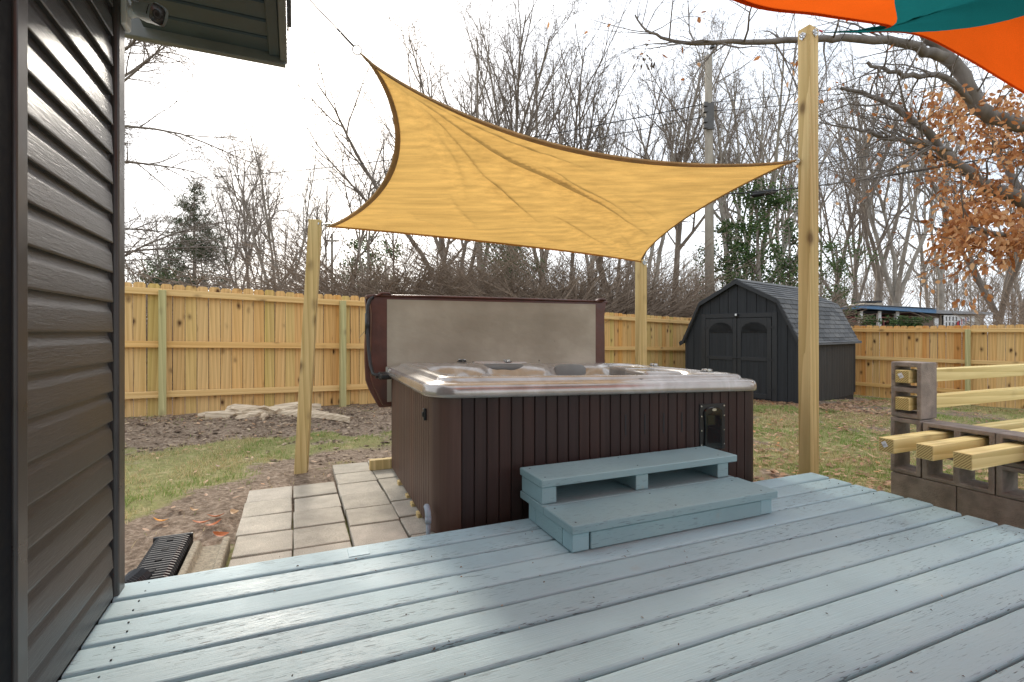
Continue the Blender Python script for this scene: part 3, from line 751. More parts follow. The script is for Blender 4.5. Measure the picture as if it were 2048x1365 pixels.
# ------------------------------------------------------------------ posts
def post_tube(name, label, base, top, s, rz, cap_cut=0):
    base, top = Vector(base), Vector(top)
    t = thing(name, label, 'post', base)
    d = top-base; mb = MB(); R = Matrix.Rotation(rz, 3, 'Z'); h = s/2
    P = []
    for c, zz in ((Vector((0, 0, -.35)), None), (d, None)):
        for x, y in ((-h, -h), (h, -h), (h, h), (-h, h)): P.append(c+R@Vector((x, y, cap_cut*(x+h) if c is d else 0)))
    o = mb.hexa(P).build('shaft', M['post'], t, bevel=.004, seg=2)
    return t, d, R
def padeye(t, c, R, nrm, ext, par_mat='chrome'):
    """diamond plate, eye ring and turnbuckle; nrm, ext are local directions"""
    n = Vector(nrm).normalized(); up = Vector((0, 0, 1)); s = n.cross(up)
    c = Vector(c); P = []
    for q in (0, .006):
        for a, b in ((.032, 0), (.009, .026), (-.009, .026), (-.032, 0), (-.009, -.026), (.009, -.026)): P.append(c+n*q+up*a+s*b)
    pl = MB().add(P, [(5, 4, 3, 2, 1, 0), (6, 7, 8, 9, 10, 11)]+[(i, (i+1) % 6, 6+(i+1) % 6, 6+i) for i in range(6)]).build('pad_plate', M['chrome'], t)
    ring = [c+n*(.006+.016+.014*math.cos(a))+up*.014*math.sin(a) for a in [2*math.pi*k/12 for k in range(13)]]
    MB().tube(ring, .0035, 6, False).build('eye', M['chrome'], t, smooth=True)
    for a, b in ((.022, 0), (-.022, 0), (0, .016), (0, -.016)):
        MB().tube([c+up*a+s*b, c+up*a+s*b+n*.011], .006, 6).build('bolt', M['chrome'], t)
    if ext:
        e = Vector(ext); p0 = c+n*.035
        MB().tube([p0, p0+e*.35, p0+e*.36, p0+e*.64, p0+e*.65, p0+e], [.004, .004, .009, .009, .004, .004], 8).build('turnbuckle', M['chrome'], t)
# sail corners
SA, SB, SC, SD = at(722, 108, 2.72), at(655, 453, 4.33), at(1283, 524, 5.37), at(1592, 321, 3.86)
gzf = lambda x, y: float(gz(x, y))
bL = (-1.828, 4.33); tL = at(631, 441, 4.36)
pL, dL, RL = post_tube('sail_post', 'leaning short wooden sail post beside the paver patio', (bL[0], bL[1], gzf(*bL)), tL, .102, TH-.15)
cL = dL+Vector((.045, -.02, -.035)); padeye(pL, cL, RL, (1, -.25, 0), (.09, .0, -.004))
bR = (1.385, 5.43); tR = at(1282, 520, 5.43)
pC, dC, RC = post_tube('sail_post', 'square wooden sail post rising behind the hot tub', (bR[0], bR[1], gzf(*bR)), tR, .089, TH)
padeye(pC, dC+RC@Vector((.01, -.045, -.03)), RC, RC@Vector((0, -1, 0)), None)
bD = (2.275, 3.87); tD = at(1616, 58, 3.87)
pD, dD, RD = post_tube('sail_post', 'tall thick wooden sail post at the far right deck corner', (bD[0], bD[1], gzf(*bD)), tD, .098, TH, -.12)
padeye(pD, dD+RD@Vector((-.049, .005, -.065)), RD, RD@Vector((-1, 0, 0)), None)
padeye(pD, dD+RD@Vector((.005, -.049, -.055)), RD, RD@Vector((0, -1, 0)), None)
padeye(pD, Vector(SD)-Vector((*bD, gzf(*bD)))+Vector((.02, .02, 0)), RD, RD@Vector((-1, 0, 0)), None)

# ------------------------------------------------------------------ tan shade sail
def edge(P, Q, off, n, z=0):
    out = []
    for k in range(n+1):
        t = k/n; q = P.lerp(Q, t); w = 4*t*(1-t); w = w**.85
        out.append(q+Vector(off)*w)
    return out
n1, n2 = 110, 84
eAD = edge(SA, SD, (-.20, .33, -.10), n1); eBC = edge(SB, SC, (.16, -.30, -.045), n1)
eAB = edge(SA, SB, (.335, .09, -.01), n2); eDC = edge(SD, SC, (-.25, -.09, -.03), n2)
CREASE = [(.04, .06, .90, .66, .105, .034), (.05, .10, .42, .62, .075, .03), (.06, .04, .55, .16, .05, .024), (.10, .22, .24, .62, .06, .026), (.42, .22, .80, .50, .065, .03),
          (.30, .45, .50, .70, .045, .02), (.55, .62, .78, .86, .05, .022), (.20, .62, .34, .86, .045, .02), (.66, .30, .97, .55, .020, .018), (.45, .80, .62, .92, .018, .014), (.60, .10, .96, .06, .016, .018), (.10, .80, .28, .95, .018, .015), (.80, .70, .95, .92, .02, .014), (.35, .30, .60, .44, .018, .016), (.72, .74, .90, .84, .016, .012)]
def wrinkle(s, t):
    """creases run from the high corner across the cloth: one steep side, one soft side"""
    w = 0
    for a0, b0, a1, b1, h, wd in CREASE:
        dx, dy = a1-a0, b1-b0; L = math.hypot(dx, dy); dx /= L; dy /= L
        al = (s-a0)*dx+(t-b0)*dy; x = -(s-a0)*dy+(t-b0)*dx+.004*math.sin(al*17+h*900)+.010*math.sin(al*5+wd*500); q = al/L
        if -.1 < q < 1.1 and abs(x) < wd*7:
            e = math.sin(math.pi*min(1, max(0, (q+.1)/1.2)))**.7
            w += h*e*(math.exp(x/wd*2.4) if x < 0 else math.exp(-x/wd*.62))
    a2 = math.atan2(1-t, 1-s+1e-6); r2 = math.hypot(1-s, 1-t)
    w += .012*math.sin(a2*16)*max(0, 1-r2/.4)*min(1, r2*5)
    a3 = math.atan2(1-t, s+1e-6); r3 = math.hypot(s, 1-t); w += .012*math.sin(a3*14)*max(0, 1-r3/.45)*min(1, r3*5)
    a4 = math.atan2(t, 1-s+1e-6); r4 = math.hypot(1-s, t); w += .012*math.sin(a4*15+1)*max(0, 1-r4/.5)*min(1, r4*5)
    w += .030*(float(fbm(s*7+t*3, t*4-s*2, 21, 3))-.5)*min(1, 4*s*(1-s)*3)
    w += .010*(float(fbm(s*9+7, t*24+s*6, 22, 3))-.5)
    return w*min(1, 9*min(s, 1-s, t, 1-t)+.03)
def coons(e0, e1, f0, f1, n1, n2, wr):
    A, D, B, C = e0[0], e0[-1], e1[0], e1[-1]; G = []
    for j in range(n2+1):
        t = j/n2; row = []
        for i in range(n1+1):
            s = i/n1
            p = e0[i]*(1-t)+e1[i]*t+f0[j]*(1-s)+f1[j]*s-(A*(1-s)*(1-t)+D*s*(1-t)+B*(1-s)*t+C*s*t)
            row.append(p+Vector((-.15, -.35, .9))*wr(s, t))
        G.append(row)
    return G
G = coons(eAD, eBC, eAB, eDC, n1, n2, wrinkle)
sail = thing('shade_sail', 'sand coloured shade sail stretched over the hot tub', 'shade sail', SB)
for r in range(len(G)):
    G[r] = [p-SB for p in G[r]]
o = MB().loft(G, False).build('fabric', M['sail'], sail); autosmooth(o, 80)
def hemstrip(path, inner, w0, mat, parent, name='hem', th=.006):
    """flat webbing strip just under the fabric, following a boundary, width tapering to the corners"""
    R = []
    n = len(path)
    for k in range(n):
        p = path[k]; d = (inner[k]-p)
        d = d.normalized()*(w0) if d.length > 1e-5 else Vector((0, 0, 0))
        up = Vector((0, 0, 1))
        R.append([p-d*.25-up*th, p+d-up*th, p+d+up*th, p-d*.25+up*th])
    return MB().loft(R, True, True, True).build(name, mat, parent)
inner = lambda a, b: [b[k]-(b[k]-a[k])*0 for k in range(len(a))]
hemstrip(G[0], G[5], .026, M['hem'], sail)
hemstrip(G[-1], G[-6], .012, M['sail'], sail)
hemstrip([r[0] for r in G], [r[7] for r in G], .03, M['hem'], sail)
hemstrip([r[-1] for r in G], [r[-8] for r in G], .012, M['hem'], sail)
cA = SA-SB; dA = (Vector((-.25, -.1, .75))).normalized()
rp0 = at(620, 0, 2.62)-SB; rdir = (rp0-cA).normalized()
rc = cA+rdir*.027; side = rdir.cross(Vector((0, 1, 0))).normalized()
MB().tube([rc+(rdir*math.cos(a)+side*math.sin(a))*.024 for a in [2*math.pi*k/20 for k in range(21)]], .0035, 6, False).build('ring', M['chrome'], sail, smooth=True)
cb = thing('steel_cable', 'thin steel cable holding the top corner of the sand coloured sail', 'cable', SA+rdir*.051)
L = rdir*1.1
MB().tube([(0, 0, 0), L*.10], .006, 8).build('ferrule', M['rope'], cb, smooth=True)
MB().tube([L*.10, L*.55+Vector((0, 0, -.004)), L], .0032, 6).build('cable_run', M['rope'], cb, smooth=True)

# ------------------------------------------------------------------ orange and teal sail over the deck
K = at(1648, 65, 3.80)
def catmull(P, n):
    P = [Vector(p) for p in P]; out = []; Q = [P[0]*2-P[1]]+P+[P[-1]*2-P[-2]]; m = len(P)-1
    for k in range(n+1):
        t = min(k/n*m, m-1e-6); i = int(t); f = t-i; a, b, c, d = Q[i:i+4]
        out.append(.5*((2*b)+(c-a)*f+(2*a-5*b+4*c-d)*f*f+(3*b-a-3*c+d)*f**3))
    return out
E1 = Vector((-.75, .1, 3.7)); E2 = Vector((5.2, .6, 2.15)); E3 = Vector((1.6, -2.4, 2.5))
e1 = catmull([K, at(1712, 61, 3.5), at(1777, 53, 3.2), at(1640, 31, 2.8), at(1470, 0, 2.45), at(1180, -190, 1.85), E1], 48)
e2 = catmull([K, at(1715, 65, 3.52), at(1826, 68, 3.2), at(1925, 113, 3.0), at(2048, 186, 2.75), at(2300, 330, 2.3), E2], 48)
f1 = edge(E1, E3, (.35, .3, 0), 48); f2 = edge(E2, E3, (-.35, .3, 0), 48)
def wr2(s, t): return (.02*(float(fbm(s*6, t*6, 31, 3))-.5)+.010*math.sin(22*math.atan2(t, s+1e-5))*max(0, 1-math.hypot(s, t)/.5))*min(1, 10*min(s, 1-s, t, 1-t))
G2 = coons(e1, f2, e2, f1, 48, 48, wr2)
sail2 = thing('shade_sail', 'orange shade sail with a teal diagonal band overhead at the right', 'shade sail', K)
for r in range(49): G2[r] = [p-K for p in G2[r]]
o1, o2, tl = MB(), MB(), MB()
def cell(mb, i, j):
    mb.add([G2[j][i], G2[j][i+1], G2[j+1][i+1], G2[j+1][i]], [(0, 1, 2, 3)])
def wband(c): return 1.2+c*.085
for j in range(48):
    for i in range(48):
        d = i-j; w = 15; a_, b_, c_, d_ = G2[j][i], G2[j][i+1], G2[j+1][i+1], G2[j+1][i]
        if d > w: cell(o1, i, j)
        elif d < -w: cell(o2, i, j)
        elif d == w: o1.add([a_, b_, c_], [(0, 1, 2)]); tl.add([a_, c_, d_], [(0, 1, 2)])
        elif d == -w: o2.add([a_, c_, d_], [(0, 1, 2)]); tl.add([a_, b_, c_], [(0, 1, 2)])
        else: cell(tl, i, j)
def weld(mb): 
    me = mb.mesh('m'); bm = bmesh.new(); bm.from_mesh(me); bmesh.ops.remove_doubles(bm, verts=bm.verts, dist=1e-5); bm.to_mesh(me); bm.free(); return me
for mb, nm, mt in ((o1, 'orange_panel', 'orange'), (o2, 'orange_panel', 'orange'), (tl, 'teal_band', 'teal')):
    o = link(nm, weld(mb), M[mt], sail2); autosmooth(o, 80)
hemstrip(G2[0][10:], G2[3][10:], .022, M['orangehem'], sail2, th=.003)
hemstrip([r[0] for r in G2][10:], [r[3] for r in G2][10:], .022, M['orangehem'], sail2, th=.003)
hemstrip(G2[0][:11], G2[3][:11], .010, M['teal'], sail2, th=.003)
hemstrip([r[0] for r in G2][:11], [r[3] for r in G2][:11], .010, M['teal'], sail2, th=.003)
st = thing('lashing_strap', 'short red lashing strap tying the teal sail corner to the tall post', 'strap', K)
p0 = Vector((*bD, gzf(*bD)))+dD+RD@Vector((.005, -.085, -.055))-K
MB().tube([p0, p0*.62, p0*.3], .006, 6).build('webbing', M['redcord'], st, smooth=True)
MB().tube([p0*.15+(p0.normalized()*math.cos(a)+Vector((0, 0, 1))*math.sin(a))*.016 for a in [2*math.pi*k/12 for k in range(13)]], .003, 6, False).build('ring', M['chrome'], st, smooth=True)

# ------------------------------------------------------------------ fences
def dogear(w, h, th=.017):
    c = .022
    return [(-w/2, 0), (w/2, 0), (w/2, h-c*1.3), (w/2-c, h), (-w/2+c, h), (-w/2, h-c*1.3)]
pk = []
for k in range(6):
    w = .1335+.0012*k; me = MB().prism(dogear(w, 1.80+.012*((k*37) % 5)/4), -.0085, .0085, 'y').mesh('picket'); pk.append(me)
pkw = []
for me in pk:
    m2 = me.copy(); m2.materials.append(M['picket_warm']); pkw.append(m2); me.materials.append(M['picket'])
def fence(name, label, S0, d, s0, s1, posts, warm=0, cam_side=-1):
    """camera-side rails and posts; pickets on the far side"""
    dx, dy = d; ang = math.atan2(dy, dx)
    t = thing(name, label, 'fence', (S0[0], S0[1], gzf(*S0)), ang); z0 = gzf(*S0)
    zs = lambda s: gzf(S0[0]+dx*s, S0[1]+dy*s)-z0
    s = s0; k = 0
    while s < s1:
        link('picket', random.choice(pkw if random.random() < warm else pk), None, t, (s, .03*-cam_side+random.uniform(-.002, .002), zs(s)+.02+random.uniform(-.008, .008)), (0, rad(random.uniform(-.3, .3)), random.choice((0, math.pi))+rad(random.uniform(-2.2, 2.2))))
        s += .1445; k += 1
    cuts = [s0]+[p for p in posts if s0 < p < s1]+[s1]
    for a, b in zip(cuts[:-1], cuts[1:]):
        for hz in (.27, .95, 1.66):
            za, zb = zs(a)+hz, zs(b)+hz+random.uniform(-.006, .006); y0 = cam_side*.019*1; y1 = cam_side*.057
            ya, yb = min(y0, y1)+.0, max(y0, y1); ya += .0; L = b-a
            lo, hi = (y1, y0) if y1 < y0 else (y0, y1)
            a2, b2 = a+.003, b-.003
            MB().hexa([(a2, lo, za), (b2, lo, zb), (b2, hi, zb), (a2, hi, za), (a2, lo, za+.089), (b2, lo, zb+.089), (b2, hi, zb+.089), (a2, hi, za+.089)]).build('rail', M['rail'], t, bevel=.004)
    for p in posts:
        z = zs(p); y = cam_side*(.058+.045)
        MB().box(p-.0445, p+.0445, y-.0445, y+.0445, z-.3, z+1.73).build('fence_post', M['fpost'], t, bevel=.004)
    return t
FS = (-5.1, 6.7); FD = (.822, .570)
f1_ = fence('picket_fence', 'new dog eared wooden picket fence running behind the hot tub', FS, FD, -1.6, 15.05, [.38-2.41, .38, 2.79, 5.2, 7.61, 10.02, 12.43], .12)
FC = (7.3, 15.3); FD2 = (.62, -.784)
f2_ = fence('picket_fence', 'wooden picket fence at the right, behind the block bench', FC, FD2, .1, 8.4, [.12, 2.5, 4.92, 7.3], .5, cam_side=-1)

# ------------------------------------------------------------------ shed
SW, SLn = 2.44, 3.34; sa = rad(40)
# local x: along the front from left to right; local y: depth
SFR = Vector((5.62, 9.9)); sxd = Vector((math.sin(sa), -math.cos(sa))); SFL = SFR-sxd*SW
sz = -.385
shed = thing('garden_shed', 'black gambrel roofed barn style garden shed with double doors', 'shed', (SFL.x, SFL.y, sz), math.atan2(sxd.y, sxd.x))
EH, BH, PH = 1.20, 2.08, 2.53; BXo = .40          # eave height, break height, peak height, break inset
prof = [(0, EH), (BXo, BH), (SW/2, PH), (SW-BXo, BH), (SW, EH)]
MB().prism([(0.02, -.25), (SW-.02, -.25), (SW-.02, EH), (SW-BXo-.02, BH-.03), (SW/2, PH-.04), (BXo+.02, BH-.03), (.02, EH)], .03, SLn-.03, 'y').build('shed_core', M['shedtrim'], shed)
# gable boards
def ztop(x):
    pr = [(-.01, EH-.05)]+prof+[(SW+.01, EH-.05)]
    for (a, b), (c, d) in zip(pr[:-1], pr[1:]):
        if a <= x <= c: return b+(d-b)*(x-a)/(c-a+1e-9)-.02
    return EH
nb = 12; bw = SW/nb
for k in range(nb):
    x0, x1 = k*bw+.004, (k+1)*bw-.004; pts = [(x0, 0), (x1, 0), (x1, ztop(x1))]
    for q in (SW/2, BXo, SW-BXo):
        if x0 < q < x1: pts.append((q, ztop(q)))
    pts.append((x0, ztop(x0)))
    MB().prism(pts, 0, .03, 'y').build('gable_board', M['shedpaint'], shed, bevel=.003)
for side in (0, 1):
    n = 20
    for k in range(n):
        y0, y1 = .06+k*(SLn-.12)/n+.003, .06+(k+1)*(SLn-.12)/n-.003
        x0, x1 = (SW-.025, SW) if side else (0, .025)
        MB().box(x0, x1, y0, y1, -.06, EH-.01).build('side_board', M['shedside'], shed, bevel=.003)
MB().box(SW-.03, SW+.012, -.012, .07, 0, EH-.02).box(-.012, .03, -.012, .07, 0, EH-.02).box(SW-.03, SW+.012, SLn-.07, SLn+.01, 0, EH-.02).build('corner_trim', M['shedtrim'], shed, bevel=.004)
# door surround, doors with arched trim
DX0, DX1, DH = .50, 1.94, 1.72
MB().box(DX0-.10, DX0, -.022, .004, .0, DH+.11).box(DX1, DX1+.10, -.022, .004, .0, DH+.11).box(DX0+.001, DX1-.001, -.024, .004, DH+.012, DH+.11).build('door_frame', M['shedtrim'], shed, bevel=.004)
dm = (DX0+DX1)/2
for a, b, hs in ((DX0+.008, dm-.006, 0), (dm+.006, DX1-.008, 1)):
    d = MB().box(a, b, -.012, .002, .05, DH).build('door', M['shedpaint'], shed, bevel=.003)
    fw_ = .085; mid = .86
    MB().box(a, a+fw_, -.030, -.0125, .05, DH).build('stile', M['shedtrim'], d, bevel=.004); MB().box(b-fw_, b, -.030, -.0125, .05, DH).build('stile', M['shedtrim'], d, bevel=.004)
    MB().box(a+fw_+.001, b-fw_-.001, -.030, -.0125, mid-.04, mid+.04).build('middle_rail', M['shedtrim'], d, bevel=.004)
    MB().box(a+fw_+.001, b-fw_-.001, -.030, -.0125, .05, .15).build('bottom_rail', M['shedtrim'], d, bevel=.004)
    x0, x1 = a+fw_+.001, b-fw_-.001; pts = [(x0, DH), (x0, DH-.30)]
    for k in range(13):
        t = math.pi-math.pi*k/12; pts.append(((x0+x1)/2+(x1-x0)/2*math.cos(t), DH-.28+.19*math.sin(t)))
    pts += [(x1, DH-.30), (x1, DH)]
    MB().prism(pts, -.030, -.0125, 'y').build('arch_trim', M['shedtrim'], d, bevel=.003)
    for g in (1, 2):
        x = x0+(x1-x0)*g/3; MB().box(x-.004, x+.004, -.0145, -.0115, .16, DH-.09).build('board_groove', M['jch'], d)
    hx = b if hs else a
    for z in (.25, mid, DH-.2): MB().box(hx-.05, hx+.05, -.037, -.031, z-.018, z+.018).build('hinge', M['jch'], d)
MB().box(dm-.09, dm+.07, -.045, -.031, .855, .885).build('latch', M['jch'], shed, bevel=.004)
lp = MB().box(dm-.035, dm+.035, -.07, -.024, DH+.03, DH+.10).build('lamp', M['jch'], shed, bevel=.006)
MB().box(dm-.02, dm+.02, -.082, -.071, DH+.05, DH+.095).build('lamp_lens', M['white'], lp, bevel=.004)
# roof: rake trim, decks and individual shingles
def roofline(side):                       # outer profile from ridge to flared eave
    pts = [(SW/2, PH+.012), (SW-BXo+.03, BH+.012), (SW+.015, EH+.10), (SW+.045, EH+.035), (SW+.125, EH-.01)]
    return pts if side else [(SW-x, z) for x, z in pts]
OVY = .07
for side in (0, 1):
    P = roofline(side); nP = [(x, z-.030) for x, z in P]
    MB().prism(P+nP[::-1], -OVY, SLn+OVY, 'y').build('roof_slope', M['shingle'], shed)
    MB().prism([(x, z+.012) for x, z in P]+[(x, z-.075) for x, z in P[:-1]][::-1]+[] if False else [(x, z-.004) for x, z in P]+[(x*.985+SW/2*.015, z-.085) for x, z in P][::-1], -OVY-.022, -OVY-.001, 'y').build('rake_trim', M['shedtrim'], shed)
    for (x0, z0), (x1, z1), rows in zip(P[:-1], P[1:], (7, 8, 1, 1)):
        L = math.hypot(x1-x0, z1-z0); tx, tz = (x1-x0)/L, (z1-z0)/L; nxx, nzz = -tz, tx
        if nzz < 0: nxx, nzz = -nxx, -nzz
        if side == 0 and rows > 2: rows, tabs = 3, 3
        else: tabs = 11
        for r in range(rows):
            a0, a1 = L*r/rows, L*(r+1)/rows-.004
            off_ = .5*(r % 2); tw = (SLn+2*OVY)/tabs
            for q in range(-1, tabs):
                y0 = -OVY+(q+off_)*tw+.006; y1 = y0+tw-.012
                y0 = max(y0, -OVY+.001); y1 = min(y1, SLn+OVY-.001)
                if y1-y0 < .03: continue
                th = random.uniform(.005, .009); lift = .010
                f = lambda a_, h: (x0+tx*a_+nxx*h, z0+tz*a_+nzz*h)
                A, B_, C_, D_ = f(a0, .001), f(a1, lift-.004), f(a1, lift+th), f(a0, .004)
                MB().hexa([(A[0], y0, A[1]), (B_[0], y0, B_[1]), (B_[0], y1, B_[1]), (A[0], y1, A[1]), (D_[0], y0, D_[1]), (C_[0], y0, C_[1]), (C_[0], y1, C_[1]), (D_[0], y1, D_[1])]).build('shingle', M['shingle'], shed)
MB().prism([(SW/2-.12, PH-.03), (SW/2, PH+.030), (SW/2+.12, PH-.03), (SW/2+.12, PH-.02), (SW/2, PH+.042), (SW/2-.12, PH-.02)], -OVY, SLn+OVY, 'y').build('ridge_cap', M['shingle'], shed)

# ------------------------------------------------------------------ concrete block bench
def cmu():                                # two-core block lying with cores along local y: x .397 long, z .194 high, y .194 deep
    w, h, d = .394, .192, .192; mb = MB(); t = .032
    xs = [-w/2, -w/2+t, -.018, .018, w/2-t, w/2]; zs = [0, t*.85, h-t*.85, h]
    solid = lambda i, k: not ((i in (1, 3)) and k == 1)
    for s_, y in ((0, -d/2), (1, d/2)):
        for i in range(5):
            for k in range(3):
                if solid(i, k): mb.add([(xs[i], y, zs[k]), (xs[i+1], y, zs[k]), (xs[i+1], y, zs[k+1]), (xs[i], y, zs[k+1])], [(0, 1, 2, 3)] if not s_ else [(3, 2, 1, 0)])
    def wall(a, b): mb.add([(a[0], -d/2, a[1]), (b[0], -d/2, b[1]), (b[0], d/2, b[1]), (a[0], d/2, a[1])], [(0, 1, 2, 3)])
    for i in (1, 3):
        x0, x1, z0, z1 = xs[i], xs[i+1], zs[1], zs[2]
        for a, b in (((x0, z0), (x1, z0)), ((x1, z0), (x1, z1)), ((x1, z1), (x0, z1)), ((x0, z1), (x0, z0))): wall(a, b)
    o = (-w/2, w/2, 0, h)
    for i in range(5):
        wall((xs[i], 0), (xs[i+1], 0)); wall((xs[i], h), (xs[i+1], h))
    for k in range(3): wall((xs[0], zs[k]), (xs[0], zs[k+1])); wall((xs[5], zs[k]), (xs[5], zs[k+1]))
    me = mb.mesh('concrete_block'); bm = bmesh.new(); bm.from_mesh(me); bmesh.ops.remove_doubles(bm, verts=bm.verts, dist=1e-5)
    bmesh.ops.recalc_face_normals(bm, faces=bm.faces)
    es = [e for e in bm.edges if e.is_manifold and e.calc_face_angle(0) > .6]
    bmesh.ops.bevel(bm, geom=es, offset=.006, segments=2, affect='EDGES', profile=.5, clamp_overlap=True)
    bm.to_mesh(me); bm.free(); me.materials.append(M['block']); return me
CM = cmu()
BG = 'concrete blocks of the bench'
def blk(v, u, z, kind, label, dv=0):
    """face plane v; kind 'face' cores toward the house, 'up' standing on end, 'flat' cores vertical"""
    o = link('concrete_block', CM, None)
    if kind == 'face':   R = Matrix.Rotation(TH, 4, 'Z')@Matrix.Rotation(-math.pi/2, 4, 'Z'); c = (v+.097, u-.198, z)
    elif kind == 'up':   R = Matrix.Rotation(TH, 4, 'Z')@Matrix.Rotation(-math.pi/2, 4, 'Z')@Matrix.Rotation(math.pi/2, 4, 'Y'); c = (v+.097, u, z+.199)
    else:                R = Matrix.Rotation(TH, 4, 'Z')@Matrix.Rotation(-math.pi/2, 4, 'Z')@Matrix.Rotation(math.pi/2, 4, 'X'); c = (v+.194, u-.198, z+.097)
    o.matrix_world = Matrix.Translation((*UV(c[0], c[1]), c[2]))@R
    tag(o, label, 'block', BG); return o
BV = 3.98; BU = 2.277; Z0 = -.166
blk(BV, BU, Z0, 'flat', 'solid faced bottom concrete block at the left end of the bench base')
blk(BV, BU-.399, Z0, 'flat', 'solid faced bottom concrete block, second along the bench base')
blk(BV, BU-.798, Z0, 'flat', 'solid faced bottom concrete block cut by the right picture edge')
blk(BV, BU, Z0+.196, 'up', 'upright concrete block under the top one, left end of the bench')
blk(BV, BU-.004, Z0+.596, 'up', 'topmost upright concrete block with two timber ends in its cores')
for r, w in ((0, 'lower'), (1, 'upper')):
    blk(BV+.004*r, BU-.199-.003*r, Z0+.196+.195*r, 'face', 'hollow concrete block in the %s row beside the upright block' % w)
    blk(BV, BU-.599, Z0+.196+.195*r, 'face', 'hollow concrete block at the right picture edge, %s row' % w)
TM = MB().box(0, 2.80, -.0445, .0445, -.0445, .0445)
TMe = TM.mesh('beam', bevel=.004, seg=2); TMe.materials.append(M['timber'])
EMe = MB().box(-.0025, -.0008, -.040, .040, -.040, .040).mesh('end_face'); EMe.materials.append(M['endgrain'])
STe = MB().box(-.0042, -.0028, -.014, .014, -.018, .018).mesh('price_tag'); STe.materials.append(M['white'])
def timber(v, u, z, label, tagged=False, L=1, tilt=0):
    t = thing('timber_beam', label, 'timber', (*UV(v, u), z), TH, 'timbers of the block bench')
    link('beam', TMe, None, t); link('end_face', EMe, None, t)
    if tagged:
        link('price_tag', STe, None, t, (0, .008, .006), (rad(-28), 0, 0))
        bar = MB()
        for k in range(5): bar.box(-.0048, -.0042, -.006+.001+k*.0045, -.004+k*.0045, -.004, .010)
        link('printed_bars', bar.mesh('printed_bars'), M['black'], t, (0, .005, .0), (rad(-28), 0, 0))
    return t
timber(3.43, 1.985, .325, 'seat timber sticking out farthest left, with a paper tag on its end', True)
timber(3.45, 1.785, .325, 'middle seat timber poking out of the hollow blocks toward the deck')
timber(3.42, 1.585, .322, 'nearest seat timber, crossing the right picture edge')
timber(3.955, 2.184, .725, 'upper backrest timber with a paper tag, through the topmost block', True)
timber(3.955, 2.184, .532, 'lower backrest timber through the topmost block')
# far support of the bench, just out of the picture to the right
for r, w in ((0, 'lower'), (1, 'upper')):
    blk(6.02, BU, Z0+.196+.4*r, 'up', 'upright concrete block at the far bench end, %s one' % w)
    blk(6.02, BU-.199, Z0+.196+.195*r, 'face', 'hollow concrete block at the far bench end, %s row, back' % w)
    blk(6.02, BU-.599, Z0+.196+.195*r, 'face', 'hollow concrete block at the far bench end, %s row, front' % w)
blk(6.02, BU, Z0, 'flat', 'bottom concrete block at the far bench end, back one')
blk(6.02, BU-.399, Z0, 'flat', 'bottom concrete block at the far bench end, front one')
# ------------------------------------------------------------------ security camera on the corner post
sc = thing('security_camera', 'white bullet security camera mounted high on the house corner post', 'camera', (*UV(WALLV+.028, 2.492), 2.325), TH)
MB().prism([(.0, -.060), (.012, -.060), (.020, -.050), (.020, .05), (.012, .06), (0, .06)], -.036, .036, 'y').build('mount_plate', M['white'], sc, bevel=.006, seg=2)
ax = Vector((.70, -.64, -.36)).normalized(); c0 = Vector((.062, -.005, .025))
MB().tube([(.018, 0, .01), (.038, 0, .014), (.058, -.002, .022)], [.024, .019, .021], 14).build('swivel_arm', M['white'], sc, smooth=True)
Rq = ax.to_track_quat('X', 'Z').to_matrix()
def csec(x, w, h, rr=.35, n=20):
    out = []
    for k in range(n):
        a = 2*math.pi*k/n; f = lambda q: math.copysign(abs(q)**.55, q)
        out.append(tuple(c0+Rq@Vector((x, f(math.cos(a))*w, f(math.sin(a))*h))))
    return out
o = MB().loft([csec(-.035, .02, .02), csec(-.02, .028, .028), csec(.03, .031, .031), csec(.078, .033, .033)], True, True, True).build('body', M['white'], sc); autosmooth(o, 50)
o = MB().loft([csec(.079, .033, .033), csec(.092, .0345, .0345), csec(.094, .032, .032)], True, True, True).build('face', M['camface'], sc); autosmooth(o, 50)
face = o
MB().loft([csec(.02, .030, .036), csec(.108, .035, .0375)], True, False, False).build('sunshield', M['white'], sc)
for r0, r1, nm, mt in ((.017, .0145, 'lens_ring', 'black'), (.0115, .009, 'lens', 'glass')):
    MB().tube([c0+ax*.094, c0+ax*.0965], [r0, r1], 20).build(nm, M[mt], face)
# ------------------------------------------------------------------ tree stump with split roots
sx_, sy_ = STUMP; szz = float(groundz(sx_, sy_))
stp = thing('tree_stump', 'low pale cut tree stump in the bare soil by the fence', 'stump', (sx_, sy_, szz), .45)
R = []
for (h, f) in ((-.12, 1.25), (.0, 1.08), (.035, 1.0), (.06, .96), (.066, .9), (.05, .45), (.058, .05)):
    ring = []
    for k in range(40):
        a = 2*math.pi*k/40; rr = (.30+.08*math.sin(3*a+1)+.07*math.sin(5*a)+.10*(random.random()-.5)*(f > .8))*f
        ring.append((rr*math.cos(a)*1.3, rr*math.sin(a)*.75, h+.03*math.sin(3*a+.5)*(f > .3)+.035*(random.random()-.5)*(f > .3)))
    R.append(ring)
MB().loft(R, True, False, True).build('cut_top', M['stumpwood'], stp)
